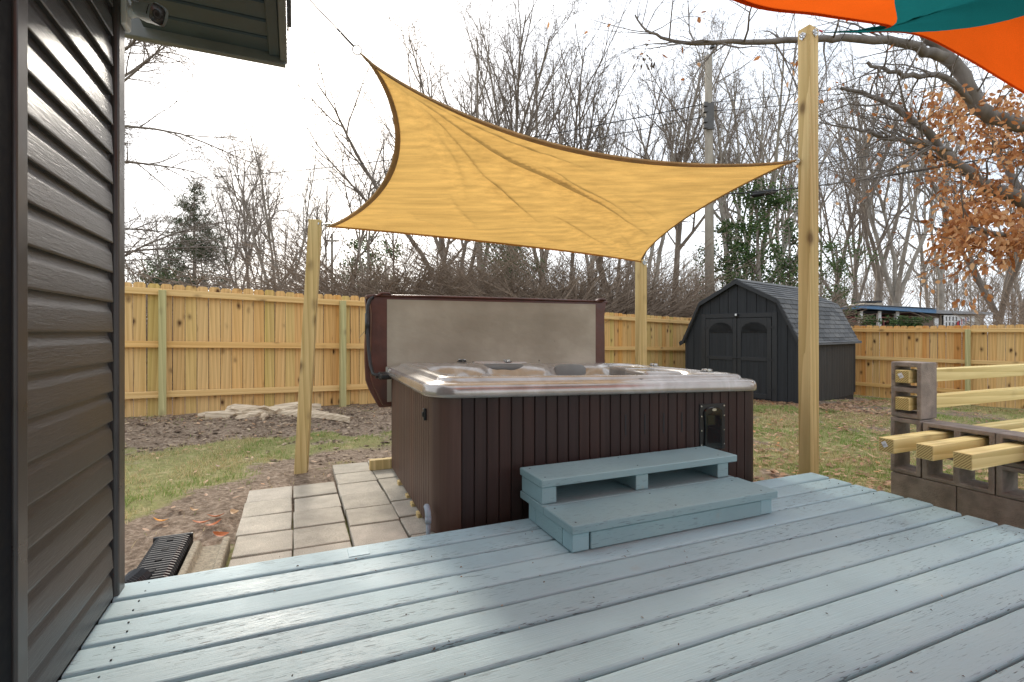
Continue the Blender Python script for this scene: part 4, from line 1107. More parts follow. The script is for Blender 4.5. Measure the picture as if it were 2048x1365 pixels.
# splintered slabs of root wood left around the cut
for a, r0, L, w, h, tz in ((-.72, .28, .95, .075, .05, -.05), (-.45, .34, .5, .05, .04, -.03), (.3, .3, .45, .06, .04, .02), (2.95, .25, .55, .09, .035, .0), (3.4, .3, .4, .05, .03, .03), (1.6, .2, .3, .06, .04, 0), (-1.6, .22, .25, .07, .03, 0)):
    d = Vector((math.cos(a), math.sin(a)*.8, 0)).normalized(); sd_ = Vector((-d.y, d.x, 0)); R = []
    for k in range(7):
        t = k/6; c = d*(r0+L*t)+Vector((0, 0, h*(1-t)+.035*math.sin(2.2*t)-.035+tz*t)); ww = w*(1-.75*t)*random.uniform(.8, 1.2)
        R.append([c-sd_*ww+Vector((0, 0, -.05)), c+sd_*ww+Vector((0, 0, -.05)), c+sd_*ww*.6+Vector((0, 0, .018*random.random())), c+Vector((0, 0, .02+.015*random.random())), c-sd_*ww*.7+Vector((0, 0, .012*random.random()))])
    MB().loft(R, True, True, True).build('root', M['stumpwood'], stp)
# bark and wood chips around it
VV, FF = [], []
for k in range(2600):
    if k < 1900: x = random.uniform(-6, -1.2); y = random.uniform(4.6, 8.6)
    else: a = random.uniform(0, 6.28); r = abs(random.gauss(0, .8)); x = sx_+r*math.cos(a)*1.5; y = sy_-.2+r*math.sin(a)*.8
    if y > backfence_y(x)-.15 or float(mudmask(x, y)) < .35: continue
    z = float(groundz(x, y))+.006; q = random.uniform(0, 3.14); l = random.uniform(.008, .03)*(1.8 if random.random() < .12 else 1); w = l*random.uniform(.25, .6); tl_ = random.uniform(-.5, .5)
    ca, sa_ = math.cos(q), math.sin(q); b = len(VV)
    for dx, dy, dz in ((-l, -w, 0), (l, -w, tl_*l), (l, w, tl_*l+.004), (-l, w, .004), (0, 0, .010)): VV.append((x+ca*dx-sa_*dy, y+sa_*dx+ca*dy, z+dz))
    FF += [(b, b+1, b+4), (b+1, b+2, b+4), (b+2, b+3, b+4), (b+3, b, b+4)]
o = link('wood_chips', fastmesh('wood_chips', VV, [FF]), M['mulch']); tag(o, 'bark and wood chips strewn over the bare soil around the stump', 'wood chips', kind='stuff')
# ------------------------------------------------------------------ corrugated drain box and splash block beside the deck
db_ = thing_uv('drain_box', 'black corrugated plastic drain box lying beside the house corner', 'drain', -.61, 2.95, -.165)
DC, hw, L0, L1 = -.61, .088, 2.62, 3.30
rings = []; nrib = 24
for k in range(nrib*4+1):
    t = k/(nrib*4); y = L0+(L1-L0)*t; r = .004*(1 if (k % 4) in (1, 2) else -1)
    pr = []
    for px_, pz_ in ((-hw, 0), (-hw, .05), (-hw+.012, .072), (-hw+.03, .08), (hw-.03, .08), (hw-.012, .072), (hw, .05), (hw, 0)):
        s_ = 1+r/.1; pr.append((DC+px_*s_, y, -.165+pz_*(1+r/.09)))
    rings.append(pr)
MB().loft(rings, True, True, True).build('ribbed_body', M['black'], db_)
MB().box(DC-hw-.006, DC+hw+.006, L1, L1+.02, -.165, -.082).build('end_flange', M['black'], db_, bevel=.008, seg=2)
for k in range(5):
    y = L0+.08+k*.13; MB().box(DC-.014, DC+.014, y, y+.028, -.088, -.0785).build('drain_slot', M['casing'], db_)
pts = [(-.78+.13*math.sin(t), 2.52+.20*t, -.10) for t in np.linspace(0, 1.4, 40)]
MB().tube(pts, [.055+.005*(k % 2) for k in range(40)], 14).build('corrugated_pipe', M['black'], db_)
sb_ = thing_uv('splash_block', 'weathered concrete splash block trough between the drain box and the pavers', 'splash block', -.42, 2.85, -.19)
xL, xR = -.505, -.325
prof = [(xL, -.19), (xL, -.11), (xL+.010, -.103), (xL+.034, -.104), (xL+.050, -.142), (xR-.046, -.142), (xR-.032, -.104), (xR-.008, -.103), (xR, -.11), (xR, -.19)]
MB().prism(prof, 2.60, 3.23, 'y').build('trough', M['splash'], sb_, bevel=.004)
# ------------------------------------------------------------------ single leaves by the drain box
def leafmesh(l, w, curl):
    V_, F_ = [], []; n = 6
    for k in range(n+1):
        t = k/n; ww = w*math.sin(math.pi*min(1, t*.96+.02))**.8; z = curl*(t-.5)**2*4
        V_ += [(l*(t-.5), -ww, z+.35*ww), (l*(t-.5), 0, z), (l*(t-.5), ww, z+.35*ww)]
    for k in range(n):
        b = 3*k; F_ += [(b, b+3, b+4, b+1), (b+1, b+4, b+5, b+2)]
    return fastmesh('fallen_leaf', V_, [F_], True)
for px_, py_, mt, lab, L_, a in ((320, 1048, 'orangeleaf', 'bright orange fallen leaf on the grass left of the drain box', .085, .3), (432, 1038, 'redleaf', 'long rust fallen leaf, highest of the cluster by the pavers', .10, .3),
        (402, 1053, 'redleaf', 'dark red fallen leaf touching the far end of the drain box', .10, .2), (428, 1056, 'redleaf', 'rust red fallen leaf curled between drain box and pavers', .09, .7),
        (442, 1076, 'redleaf', 'red fallen leaf at the far end of the splash block', .09, .1), (470, 1034, 'tanleaf', 'pale tan fallen leaf at the left corner of the pavers', .085, -.6), (388, 1024, 'tanleaf', 'small tan fallen leaf lying alone on the mud', .06, .2)):
    Y = 1010*(CAMZ+.15)/(py_-664); x = (px_-1024)/1010*Y
    o = link('fallen_leaf', leafmesh(L_, .022, .02), M[mt], None, (x, Y, float(groundz(x, Y))+.02), (random.uniform(-.3, .3), random.uniform(-.3, .3), a)); tag(o, lab, 'leaf', 'single leaves by the drain')
# ------------------------------------------------------------------ grass and fallen leaves (uncountable)
def inyard(x, y): return (y < backfence_y(x)-.12) & (((x-7.3)*.784+(y-15.3)*.62) < -.15)
def blocked(x, y):
    v = x*Bx+y*By; u = -x*By+y*Bx
    a = (v > -.33) & (v < .95) & (u < np.where(v < .3, 4.25, 4.75))
    dk = (v > WALLV-.05) & (v < DECKR+.02) & (u < DECKF+.02)
    lx = (x-TO[0])*ct+(y-TO[1])*st_; ly = -(x-TO[0])*st_+(y-TO[1])*ct
    tbk = (lx > -.05) & (lx < TLX+.05) & (ly > -.05) & (ly < TLY+.05)
    drn = (v > -.84) & (v < -.3) & (u < 3.34)
    sx2 = (x-SFL.x)*sxd.x+(y-SFL.y)*sxd.y; sy2 = -(x-SFL.x)*sxd.y+(y-SFL.y)*sxd.x
    shd = (sx2 > -.05) & (sx2 < SW+.05) & (sy2 > -.05) & (sy2 < SLn+.05)
    return a | dk | tbk | drn | shd
def scatter(n, x0, x1, y0, y1): return rng.uniform(x0, x1, n), rng.uniform(y0, y1, n)
def grass(n, box_, hmin, hmax, w, dens, sel):
    x, y = scatter(n, *box_); keep = inyard(x, y) & ~blocked(x, y)
    x, y = x[keep], y[keep]; m = mudmask(x, y); p = np.clip(1-m*1.5, .02, 1)*(.12+.88*sst(.36, .62, fbm(x*2.6, y*2.6, 40)))*dens*sel(x, y)
    k = rng.random(len(x)) < p; x, y, m = x[k], y[k], m[k]; n = len(x)
    g = fbm(x*.9, y*.9, 41)
    h = rng.uniform(hmin, hmax, n)*(.6+.8*g); a = rng.uniform(0, 2*np.pi, n); ln = rng.uniform(.1, .9, n)*h; b = rng.uniform(0, 2*np.pi, n)
    z = groundz(x, y)-.005; ww = w*rng.uniform(.7, 1.3, n)
    cx, sx = np.cos(a)*ww, np.sin(a)*ww; lx, ly = np.cos(b)*ln, np.sin(b)*ln
    V_ = np.stack([np.stack([x-cx, y-sx, z], 1), np.stack([x+cx, y+sx, z], 1), np.stack([x+cx*.7+lx*.45, y+sx*.7+ly*.45, z+h*.6], 1), np.stack([x-cx*.7+lx*.45, y-sx*.7+ly*.45, z+h*.6], 1), np.stack([x+lx, y+ly, z+h], 1)], 1).reshape(-1, 3)
    i0 = np.arange(n)*5
    return V_, np.stack([i0, i0+1, i0+2, i0+3], 1), np.stack([i0+3, i0+2, i0+4], 1)
gsel = lambda x, y: .08+.92*sst(.44, .60, fbm(x*1.3, y*1.3, 44)); ssel = lambda x, y: .15+.85*(1-sst(.42, .58, fbm(x*1.3, y*1.3, 44)))
for nm_, sel, mt, lb in (('green_grass', gsel, 'grass', 'green tufts of short winter grass in the yard'), ('straw_grass', ssel, 'straw', 'pale straw coloured dormant grass in the yard')):
    parts = [grass(120000, (-6.2, -.3, 2.6, 8.2), .016, .048, .0024, 1, sel), grass(80000, (1.6, 6.5, 3.8, 9.5), .018, .05, .0034, 1, sel), grass(70000, (3.5, 11, 6, 14), .025, .055, .005, .9, sel)]
    Vs, Qs, Ts = [], [], []; b = 0
    for a_, q_, t_ in parts: Vs.append(a_); Qs.append(q_+b); Ts.append(t_+b); b += len(a_)
    o = link(nm_, fastmesh(nm_, np.concatenate(Vs), [np.concatenate(Qs), np.concatenate(Ts)]), M[mt]); tag(o, lb, 'grass', kind='stuff')
def leafscatter(n, fx, size):
    x, y = fx(n); k = inyard(x, y) & ~blocked(x, y); x, y = x[k], y[k]; n = len(x)
    z = groundz(x, y)+.012; L = rng.uniform(.6, 1.2, n)*size; a = rng.uniform(0, 2*np.pi, n); t1, t2 = rng.uniform(-.3, .3, n), rng.uniform(-.2, .6, n)
    ca, sa_ = np.cos(a), np.sin(a); P = []
    for dx, dy, dz in ((-1, 0, .15), (-.3, -.42, 0), (.45, -.38, .05), (1, 0, .25), (.45, .38, .05), (-.3, .42, 0)):
        P.append(np.stack([x+(ca*dx-sa_*dy)*L, y+(sa_*dx+ca*dy)*L, z+(dz*t2*1.6+dx*t1+abs(dy)*.5*t2)*L+.008], 1))
    V_ = np.stack(P, 1).reshape(-1, 3); i0 = np.arange(n)*6
    return V_, np.concatenate([np.stack([i0, i0+1, i0+2, i0+3], 1), np.stack([i0, i0+3, i0+4, i0+5], 1)])
def aroundshed(n): t = rng.random(n); s = rng.normal(0, .45, n); x = np.where(t < .5, 4.6+rng.random(n)*2.2, 5.6+rng.random(n)*3.4); return x, np.where(t < .5, 10.9-(x-4.6)*.9, 9.6+(x-5.6)*.78)-np.abs(s)-.1
parts = [leafscatter(4200, lambda n: scatter(n, 1.7, 7, 3.9, 10), .040), leafscatter(2200, aroundshed, .045), leafscatter(900, lambda n: scatter(n, 4, 11, 7, 14), .045), leafscatter(420, lambda n: scatter(n, -6, -.8, 3, 8.2), .028), leafscatter(260, lambda n: (rng.uniform(-6, -2, n), backfence_y(rng.uniform(-6, -2, n))*0+rng.uniform(5.5, 8.4, n)), .03)]
Vs, Qs = [], []; b = 0
for a_, q_ in parts: Vs.append(a_); Qs.append(q_+b); b += len(a_)
o = link('fallen_leaves', fastmesh('fallen_leaves', np.concatenate(Vs), [np.concatenate(Qs)]), M['litterleaf']); tag(o, 'dry brown fallen leaves scattered over the lawn', 'leaves', kind='stuff')

# crumbs of leaf and dirt on the deck
VV, FF = [], []
for k in range(110):
    v_ = random.uniform(-.5, 3.4); u_ = DECKF-random.uniform(0, 2.0)**1.0 if random.random() < .6 else DECKF-PITCH*random.randrange(0, 13)+random.uniform(-.004, .004)
    x, y = UV(v_, u_); l = random.uniform(.002, .007); q = random.uniform(0, 3.14); b = len(VV)
    for dx, dy, dz in ((-l, -l*.4, .001), (l, -l*.3, .002), (l*.8, l*.5, .004), (-l*.7, l*.4, .003), (0, 0, .006)): VV.append((x+math.cos(q)*dx-math.sin(q)*dy, y+math.sin(q)*dx+math.cos(q)*dy, dz))
    FF += [(b, b+1, b+4), (b+1, b+2, b+4), (b+2, b+3, b+4), (b+3, b, b+4)]
tag(link('deck_debris', fastmesh('deck_debris', VV, [FF]), M['mulch']), 'tiny crumbs of leaf and dirt on the deck boards', 'debris', kind='stuff')
# ------------------------------------------------------------------ bare trees
def tubes(polys, name, smooth=True):
    """polys: list of (pts (n,3), radii (n,), sides). batched by shape"""
    groups = {}
    for p, r, s in polys: groups.setdefault((len(p), s), []).append((p, r))
    Vs, Fs, b = [], [], 0
    for (n, s), L in groups.items():
        P = np.array([q[0] for q in L], float); R = np.array([q[1] for q in L], float); m = len(L)
        T = np.empty_like(P); T[:, 1:-1] = P[:, 2:]-P[:, :-2]; T[:, 0] = P[:, 1]-P[:, 0]; T[:, -1] = P[:, -1]-P[:, -2]
        T /= np.linalg.norm(T, axis=2, keepdims=True)+1e-9
        ref = np.where(np.abs(T[:, :1, 2:3]) > .9, np.array([1., 0, 0]), np.array([0, 0, 1.])); A = np.cross(T, np.broadcast_to(ref, T.shape)); A /= np.linalg.norm(A, axis=2, keepdims=True)+1e-9
        B = np.cross(T, A); q = 2*np.pi*np.arange(s)/s
        V_ = P[:, :, None]+(A[:, :, None]*np.cos(q)[None, None, :, None]+B[:, :, None]*np.sin(q)[None, None, :, None])*R[:, :, None, None]
        Vs.append(V_.reshape(-1, 3))
        i = np.arange(m)[:, None, None]*n*s+np.arange(n-1)[None, :, None]*s+np.arange(s)[None, None, :]; k2 = (np.arange(s)+1) % s
        j = np.arange(m)[:, None, None]*n*s+np.arange(n-1)[None, :, None]*s+k2[None, None, :]
        Fs.append((np.stack([i, j, j+s, i+s], -1).reshape(-1, 4)+b)); b += m*n*s
    return fastmesh(name, np.concatenate(Vs), [np.concatenate(Fs)], smooth)
class Tree:
    def __init__(s, seed, **k):
        s.r = np.random.default_rng(seed); s.poly = [[] for _ in range(7)]; s.tips = []
        s.p = dict(nch=(9, 6, 5, 4), ang=(38, 40, 42, 45), rat=(.55, .5, .5, .5), jit=(.05, .10, .14, .18, .2), up=(.02, .10, .06, .02, 0.), sides=(8, 5, 4, 3, 3), t0=.35, maxo=4, rmin=.004, rr=(.55, .55, .5, .5), seg=(.10, .12, .18, .25, .34))
        s.p.update(k)
    def branch(s, p, d, L, r0, o, droop=0):
        P = s.p; rg = s.r; n = [11, 8, 6, 4, 4, 4][min(o, 5)]; pts = [np.array(p, float)]; d = np.array(d, float); d /= np.linalg.norm(d)
        for k in range(n-1):
            d = d+rg.normal(0, P['jit'][min(o, 4)], 3)+np.array([0, 0, P['up'][min(o, 4)]-droop*(k/n)]); d /= np.linalg.norm(d)
            pts.append(pts[-1]+d*L/(n-1))
        pts = np.array(pts); t = np.linspace(0, 1, n); rad_ = np.maximum(r0*(1-.82*t**(.9 if o else 1.1)), P['rmin'])
        s.poly[o].append((pts, rad_, P['sides'][min(o, 4)]))
        if o >= P['maxo']: s.tips.append(pts[-1]); s.tips.append(pts[-2]); return
        nc = P['nch'][min(o, 3)]; nc = max(1, int(round(nc*rg.uniform(.8, 1.25))))
        t0 = P['t0'] if o == 0 else .18; az = rg.uniform(0, 6.28)
        for c in range(nc):
            tt = t0+(1-t0)*(c+rg.uniform(.1, .9))/nc; f = tt*(n-1); i = min(int(f), n-2); q = pts[i]+(pts[i+1]-pts[i])*(f-i); tg = pts[i+1]-pts[i]; tg /= np.linalg.norm(tg)
            az += 2.4+rg.normal(0, .4); a = np.radians(P['ang'][min(o, 3)]*rg.uniform(.7, 1.25))
            s1 = np.cross(tg, [0, 0, 1.] if abs(tg[2]) < .95 else [1., 0, 0]); s1 /= np.linalg.norm(s1); s2 = np.cross(tg, s1)
            nd_ = tg*np.cos(a)+(s1*np.cos(az)+s2*np.sin(az))*np.sin(a)
            LL = L*P['rat'][min(o, 3)]*rg.uniform(.65, 1.2)*(1-.55*(tt-t0)/(1-t0)); rr = min(np.interp(tt, t, rad_)*.8, r0*P['rr'][min(o, 3)])
            s.branch(q, nd_, LL, rr, o+1, droop)
PROTO = []
def proto(seed, H, r, **k):
    t = Tree(seed, **k); t.branch((0, 0, -.3), (0, 0, 1), H, r, 0)
    PROTO.append((tubes(t.poly[0]+t.poly[1], 'trunk'), tubes(t.poly[2]+t.poly[3]+t.poly[4], 'crown'), H)); return t
def multi(seed, H, r, nl, spread, fork, **k):
    """trunk forking into several upright leaders"""
    t = Tree(seed, **k); rg = t.r; base = np.array([0, 0, -.3]); d = np.array([rg.normal(0, .05), rg.normal(0, .05), 1]); f = base+d*fork
    n = 6; pts = np.array([base+(f-base)*q/(n-1)+rg.normal(0, .02, 3)*(q > 0) for q in range(n)]); t.poly[0].append((pts, np.linspace(r*1.15, r*.9, n), 8))
    for c in range(nl):
        a = 2*np.pi*(c+rg.uniform(-.2, .2))/nl; sp = spread*rg.uniform(.6, 1.2)
        t.branch(pts[-1]-d*.1, (np.cos(a)*sp, np.sin(a)*sp, 1), (H-fork)*rg.uniform(.85, 1.05), r*rg.uniform(.55, .75), 0)
    PROTO.append((tubes(t.poly[0]+t.poly[1], 'trunk'), tubes(t.poly[2]+t.poly[3]+t.poly[4], 'crown'), H)); return t
K1 = dict(rmin=.0042)
proto(1, 14, .17, nch=(13, 7, 5, 4), **K1); proto(2, 14, .14, nch=(12, 7, 5, 4), ang=(30, 36, 40, 45), t0=.45, **K1); proto(3, 13, .13, nch=(14, 6, 5, 4), ang=(48, 42, 42, 45), **K1)
kw = dict(nch=(8, 6, 5, 4), ang=(30, 38, 42, 45), rat=(.5, .5, .5, .5), t0=.3, jit=(.07, .11, .15, .18, .2), **K1)
multi(4, 14, .19, 4, .32, 2.6, **kw); multi(5, 15, .18, 3, .25, 4.0, **kw); multi(6, 12, .15, 5, .42, 1.8, **kw); multi(7, 14, .16, 2, .22, 4.5, **kw)
proto(8, 13, .11, nch=(11, 5, 4, 3), ang=(32, 38, 42, 45), t0=.5, **K1)
KIND = {}
for i, m in enumerate(('bark', 'bark_dark', 'bark', 'bark_pale', 'bark', 'bark_dark', 'bark_pale', 'bark_dark')):
    PROTO[i][0].materials.append(M[m]); PROTO[i][1].materials.append(M['twig'])
def plant_tree(px, top, Y, k, label, group='bare trees in the woods behind the fence', rz=None):
    x = (px-1024)/1010*Y; zb = gzf(x, Y)-.1; Ht = CAMZ+(664-top)/1010*Y-zb; s = Ht/PROTO[k][2]/.98
    t = thing('bare_tree', label, 'tree', (x, Y, zb), random.uniform(0, 6.28) if rz is None else rz, group); t.scale = (s*random.uniform(.88, 1.08), s*random.uniform(.88, 1.08), s)
    link('trunk', PROTO[k][0], None, t); link('crown', PROTO[k][1], None, t); return t
LW = 'grey bare tree in the woods behind the sand coloured sail'
LL = 'thin bare tree in the woods left of the sand coloured sail'
LR = 'bare tree in the woods between utility pole and tall post'
LRR = 'bare winter tree in the woods right of the tall post'
trees = [
 (560, 283, 27, 3, 'forked bare tree, tallest on the left between house and leaning post', 1), (505, 330, 36, 0, LL, 0), (470, 345, 42, 4, LL, 0), (605, 395, 38, 1, LL, 0), (520, 420, 30, 5, LL, 0), (660, 380, 34, 7, LL, 0), (450, 430, 38, 2, LL, 0), (690, 300, 30, 1, LL, 0), (730, 310, 26, 6, LL, 0), (640, 430, 46, 0, LL, 0), (575, 440, 48, 7, LL, 0), (420, 470, 50, 1, LL, 0), (300, 470, 40, 2, LL, 0), (335, 440, 46, 7, LL, 0),
 (905, 110, 25, 5, LW, 0), (965, 58, 24, 4, 'tall pale bare tree rising highest above the middle of the sail', 1), (1015, 75, 26, 1, LW, 0), (1075, 70, 25, 4, LW, 0), (1130, 120, 28, 7, LW, 0), (860, 250, 30, 2, LW, 0), (800, 330, 32, 7, LW, 0), (1180, 150, 27, 6, LW, 0), (1000, 200, 33, 0, LW, 0), (1230, 175, 30, 5, LW, 0),
 (1290, 130, 26, 3, 'pale vase shaped bare tree above the right end of the sail', 1), (1345, 140, 29, 0, LW, 0), (1460, 95, 23, 6, LR, 0), (1512, 130, 21, 3, 'large forked bare tree just right of the utility pole', 1), (1560, 170, 26, 4, LR, 0), (1480, 240, 36, 0, LR, 0), (1330, 260, 38, 7, LR, 0), (1540, 300, 40, 1, LR, 0),
 (1660, 220, 28, 1, LRR, 0), (1700, 290, 25, 5, LRR, 0), (1745, 140, 27, 4, LRR, 0), (1795, 100, 24, 3, 'big pale bare tree rising straight behind the shed roof and blue house', 1), (1880, 230, 26, 6, LRR, 0), (1990, 180, 25, 5, LRR, 0), (2040, 240, 32, 1, LRR, 0), (1720, 350, 42, 2, LRR, 0), (1860, 330, 44, 0, LRR, 0), (1640, 330, 38, 7, LRR, 0), (2100, 150, 26, 4, LRR, 0), (2060, 330, 45, 2, LRR, 0)]
ORD = 'leftmost second third fourth fifth sixth seventh eighth ninth tenth eleventh twelfth thirteenth fourteenth fifteenth sixteenth'.split()
cnt = {}
for px, top, Y, k, lab, uniq in sorted(trees):
    if px > 1640: Y = 41.5+(Y-21)*.55
    if not uniq:
        c = cnt[lab] = cnt.get(lab, -1)+1
        lab = ORD[c]+(' ' if c == 0 else ' from left, ')+lab
    plant_tree(px, top, Y, k, lab, 'bare trees in the woods behind the fence')
# big drooping tree whose branches come in past the house corner
t = Tree(55, nch=(28, 12, 7, 4), ang=(62, 40, 38, 40), rat=(.62, .5, .5, .45), up=(.0, .05, .0, -.02, -.02), t0=.10, rmin=.0052, rr=(.20, .45, .5, .5), jit=(.03, .10, .13, .16, .18))
t.branch((0, 0, -.3), (0, 0, 1), 9.6, .2, 0, .13)
x = (95-1024)/1010*13.0; wt_ = thing('bare_tree', 'spreading bare tree with drooping branches beside the house corner', 'tree', (x, 13.0, gzf(x, 13)), 1.0, 'bare trees in the woods behind the fence')
link('trunk', tubes(t.poly[0]+t.poly[1], 'trunk'), M['bark_dark'], wt_); link('crown', tubes(t.poly[2]+t.poly[3]+t.poly[4], 'crown'), M['twig'], wt_)
# far woods that read as one grey mass
fw_polys = []; rg = np.random.default_rng(99)
for k in range(300):
    Y = rg.uniform(48, 100); px = rg.uniform(-150, 2300); x = (px-1024)/1010*Y; H = rg.uniform(4, 8)*(.7+Y/110)*(1.25 if px > 650 else .9); lean = rg.normal(0, .04, 2)
    p0 = np.array([x, Y, -1.0]); pts = np.array([p0+np.array([lean[0]*H*q, lean[1]*H*q, (H+1)*q]) for q in np.linspace(0, 1, 5)]); r = rg.uniform(.07, .18)
    fw_polys.append((pts, np.linspace(r, .03, 5), 4))
    for c in range(16):
        q = rg.uniform(.3, .95); b0 = p0+np.array([lean[0]*H*q, lean[1]*H*q, (H+1)*q]); a = rg.uniform(0, 6.28); L = H*rg.uniform(.14, .36)*(1.2-q)*1.6; d = np.array([np.cos(a)*.6, np.sin(a)*.6, .85]); d2 = d+np.array([0, 0, .35])
        pp = np.array([b0, b0+d*L*.5, b0+d*L*.5+d2*L*.5]); fw_polys.append((pp, np.array([.05, .032, .014]), 3))
        for e in range(3):
            st2 = pp[1]+(pp[2]-pp[1])*rg.random(); dd = d+rg.normal(0, .5, 3); fw_polys.append((np.array([st2, st2+dd*L*.25, st2+dd*L*.45]), np.array([.02, .014, .010]), 3))
tag(link('far_woods', tubes(fw_polys, 'far_woods'), M['bark']), 'distant grey bare woods on the horizon', 'woods', kind='stuff')
# ------------------------------------------------------------------ brush thicket beyond the fence
def thicket(n, pxr, Yr, hr, name, label, seed):
    rg = np.random.default_rng(seed); P = []
    for k in range(n):
        Y = rg.uniform(*Yr); px = rg.uniform(*pxr); x = (px-1024)/1010*Y
        if Y < backfence_y(x)+.7 and x < 7.3: continue
        z = gzf(x, Y); H = rg.uniform(*hr)*(.55+.75*float(vn(px/130., 3.3, 5))); a = rg.uniform(0, 6.28); lean = rg.uniform(.15, .8); d = np.array([np.cos(a)*lean, np.sin(a)*lean, 1.]); p = np.array([x, Y, z]); pts = [p]; n_ = 7
        for q in range(n_-1):
            d = d+np.array([np.cos(a)*.16, np.sin(a)*.16, -.24*lean])+rg.normal(0, .12, 3); d2 = d/np.linalg.norm(d); p = p+d2*H*1.25/(n_-1); pts.append(p)
        pts = np.array(pts)
        if np.any((pts[:, 1] < backfence_y(pts[:, 0])+.15) & (pts[:, 0] < 8)): continue
        P.append((pts, np.linspace(rg.uniform(.008, .019), .0045, n_), 3))
        for c in range(4):
            i = rg.integers(1, n_-1); dd = (pts[i+1]-pts[i])+rg.normal(0, .16, 3); L = rg.uniform(.3, .8)*H*.45; dd /= np.linalg.norm(dd); m = pts[i]+dd*L*.5+rg.normal(0, .05, 3); e = m+dd*L*.5+np.array([0, 0, -.08*L])+rg.normal(0, .08, 3)
            P.append((np.array([pts[i], m, e]), np.array([.0075, .006, .004]), 3))
    return tag(link(name, tubes(P, name), M['brush']), label, 'brush', kind='stuff')
thicket(7600, (640, 1300), (11.2, 18), (3.2, 5.0), 'brush_thicket', 'tangled brown leafless brush behind the fence and tub cover', 1)
thicket(2800, (1290, 1550), (17, 21), (2.4, 4.0), 'brush_thicket', 'pale brown brush behind the shed roof', 2)
thicket(2000, (240, 660), (10, 18), (1.8, 3.3), 'brush_thicket', 'low brown brush along the left fence top', 3)
thicket(1100, (1985, 2350), (20, 34), (2.4, 5.0), 'brush_thicket', 'pale tangled brush beside the blue roofed house', 4)
# ------------------------------------------------------------------ leaves as small faces
def leafcloud(P, D, L, Wd, name, mat, parent, seed=0):
    rg = np.random.default_rng(seed); n = len(P); P = np.asarray(P, float); D = np.asarray(D, float)+rg.normal(0, .35, (n, 3)); D /= np.linalg.norm(D, axis=1, keepdims=True)
    A = np.cross(D, rg.normal(0, 1, (n, 3))); A /= np.linalg.norm(A, axis=1, keepdims=True)+1e-9; Nn = np.cross(D, A)
    l = (L*rg.uniform(.7, 1.25, n))[:, None]; w = (Wd*rg.uniform(.75, 1.2, n))[:, None]; c = rg.uniform(-.15, .35, n)[:, None]*l
    V_ = np.stack([P, P+D*l*.35+A*w*.9+Nn*c*.3, P+D*l*.75+A*w*.65+Nn*c*.5, P+D*l+Nn*c, P+D*l*.75-A*w*.65+Nn*c*.5, P+D*l*.35-A*w*.9+Nn*c*.3], 1).reshape(-1, 3); i0 = np.arange(n)*6
    return link(name, fastmesh(name, V_, [np.stack([i0, i0+1, i0+2, i0+3], 1), np.stack([i0, i0+3, i0+4, i0+5], 1)]), M[mat], parent)
# beech at the right, brown leaves still on
bt = thing('beech_tree', 'beech tree at the right edge with brown leaves still on its branches', 'tree', (8.6, 7.6, gzf(8.6, 7.6))); bb = Vector(bt.location)
lim = {
 'main': ([(2230, 700, 7.6), (2225, 480, 7.6), (2190, 340, 7.5), (2110, 272, 7.4), (2048, 250, 7.35), (1990, 236, 7.3), (1945, 205, 7.25), (1925, 150, 7.2), (1890, 108, 7.2), (1850, 60, 7.15), (1800, -60, 7.1)], .20, .075),
 'long': ([(1900, 115, 7.2), (1845, 100, 7.1), (1780, 82, 7.0), (1710, 78, 6.9), (1640, 80, 6.8), (1560, 80, 6.75), (1470, 84, 6.7), (1390, 84, 6.7), (1330, 76, 6.7), (1295, 60, 6.7), (1270, 30, 6.7)], .075, .010),
 'low': ([(2215, 470, 7.6), (2120, 440, 7.4), (2050, 405, 7.3), (1990, 378, 7.2), (1935, 342, 7.1), (1890, 310, 7.0), (1855, 265, 6.9), (1800, 225, 6.8), (1750, 195, 6.8), (1682, 176, 6.8)], .13, .02),
 'mid': ([(1875, 292, 7.0), (1820, 284, 6.9), (1760, 270, 6.8), (1700, 258, 6.8), (1638, 244, 6.8)], .045, .008),
 'upper': ([(1945, 205, 7.25), (1890, 155, 7.0), (1830, 152, 6.9), (1780, 140, 6.8), (1735, 124, 6.8)], .05, .02),
 'down': ([(1900, 300, 7.0), (1850, 300, 6.7), (1800, 330, 6.5), (1740, 352, 6.5), (1650, 372, 6.5)], .035, .006),
 'drop': ([(2120, 440, 7.4), (2060, 470, 7.0), (2000, 470, 6.7), (1940, 455, 6.5), (1880, 450, 6.3)], .06, .012),
 'far': ([(2060, 405, 7.3), (2010, 330, 7.6), (1980, 260, 7.9), (1960, 180, 8.2)], .06, .02)}
bp, leafP, leafD = [], [], []; tw = Tree(77, nch=(7, 5, 4, 3), ang=(55, 48, 45, 45), rat=(.45, .5, .5, .5), up=(0, .02, .0, 0, 0), jit=(.1, .14, .16, .2, .2), rmin=.0022, maxo=4, t0=.15)
allb = []
for nm, (pts, r0, r1) in lim.items():
    C = [np.array(at(*p)-bb) for p in pts]; C = np.array([np.array(q) for q in catmull([Vector(c) for c in C], len(pts)*3)]); C[1:-1] += rg.normal(0, .012, (len(C)-2, 3)); n = len(C)
    if nm == 'main': C[0][2] = -.3
    R = r0+(r1-r0)*np.linspace(0, 1, n)**(.30 if nm == 'main' else .8); bp.append((C, R, 10)); allb.append((nm, C))
    ns = {'main': 6, 'long': 26, 'low': 22, 'mid': 14, 'upper': 12, 'down': 14, 'drop': 16, 'far': 10}[nm]
    for c in range(ns):
        f = rg.uniform(.12 if nm != 'main' else .5, 1)*(n-1); i = min(int(f), n-2); q = C[i]; tg = C[i+1]-C[i]; tg /= np.linalg.norm(tg); d = tg*.7+rg.normal(0, .6, 3)+np.array([0, 0, .15]); tw.branch(q, d, rg.uniform(.5, 1.5), min(.016, R[i]*.5), 2)
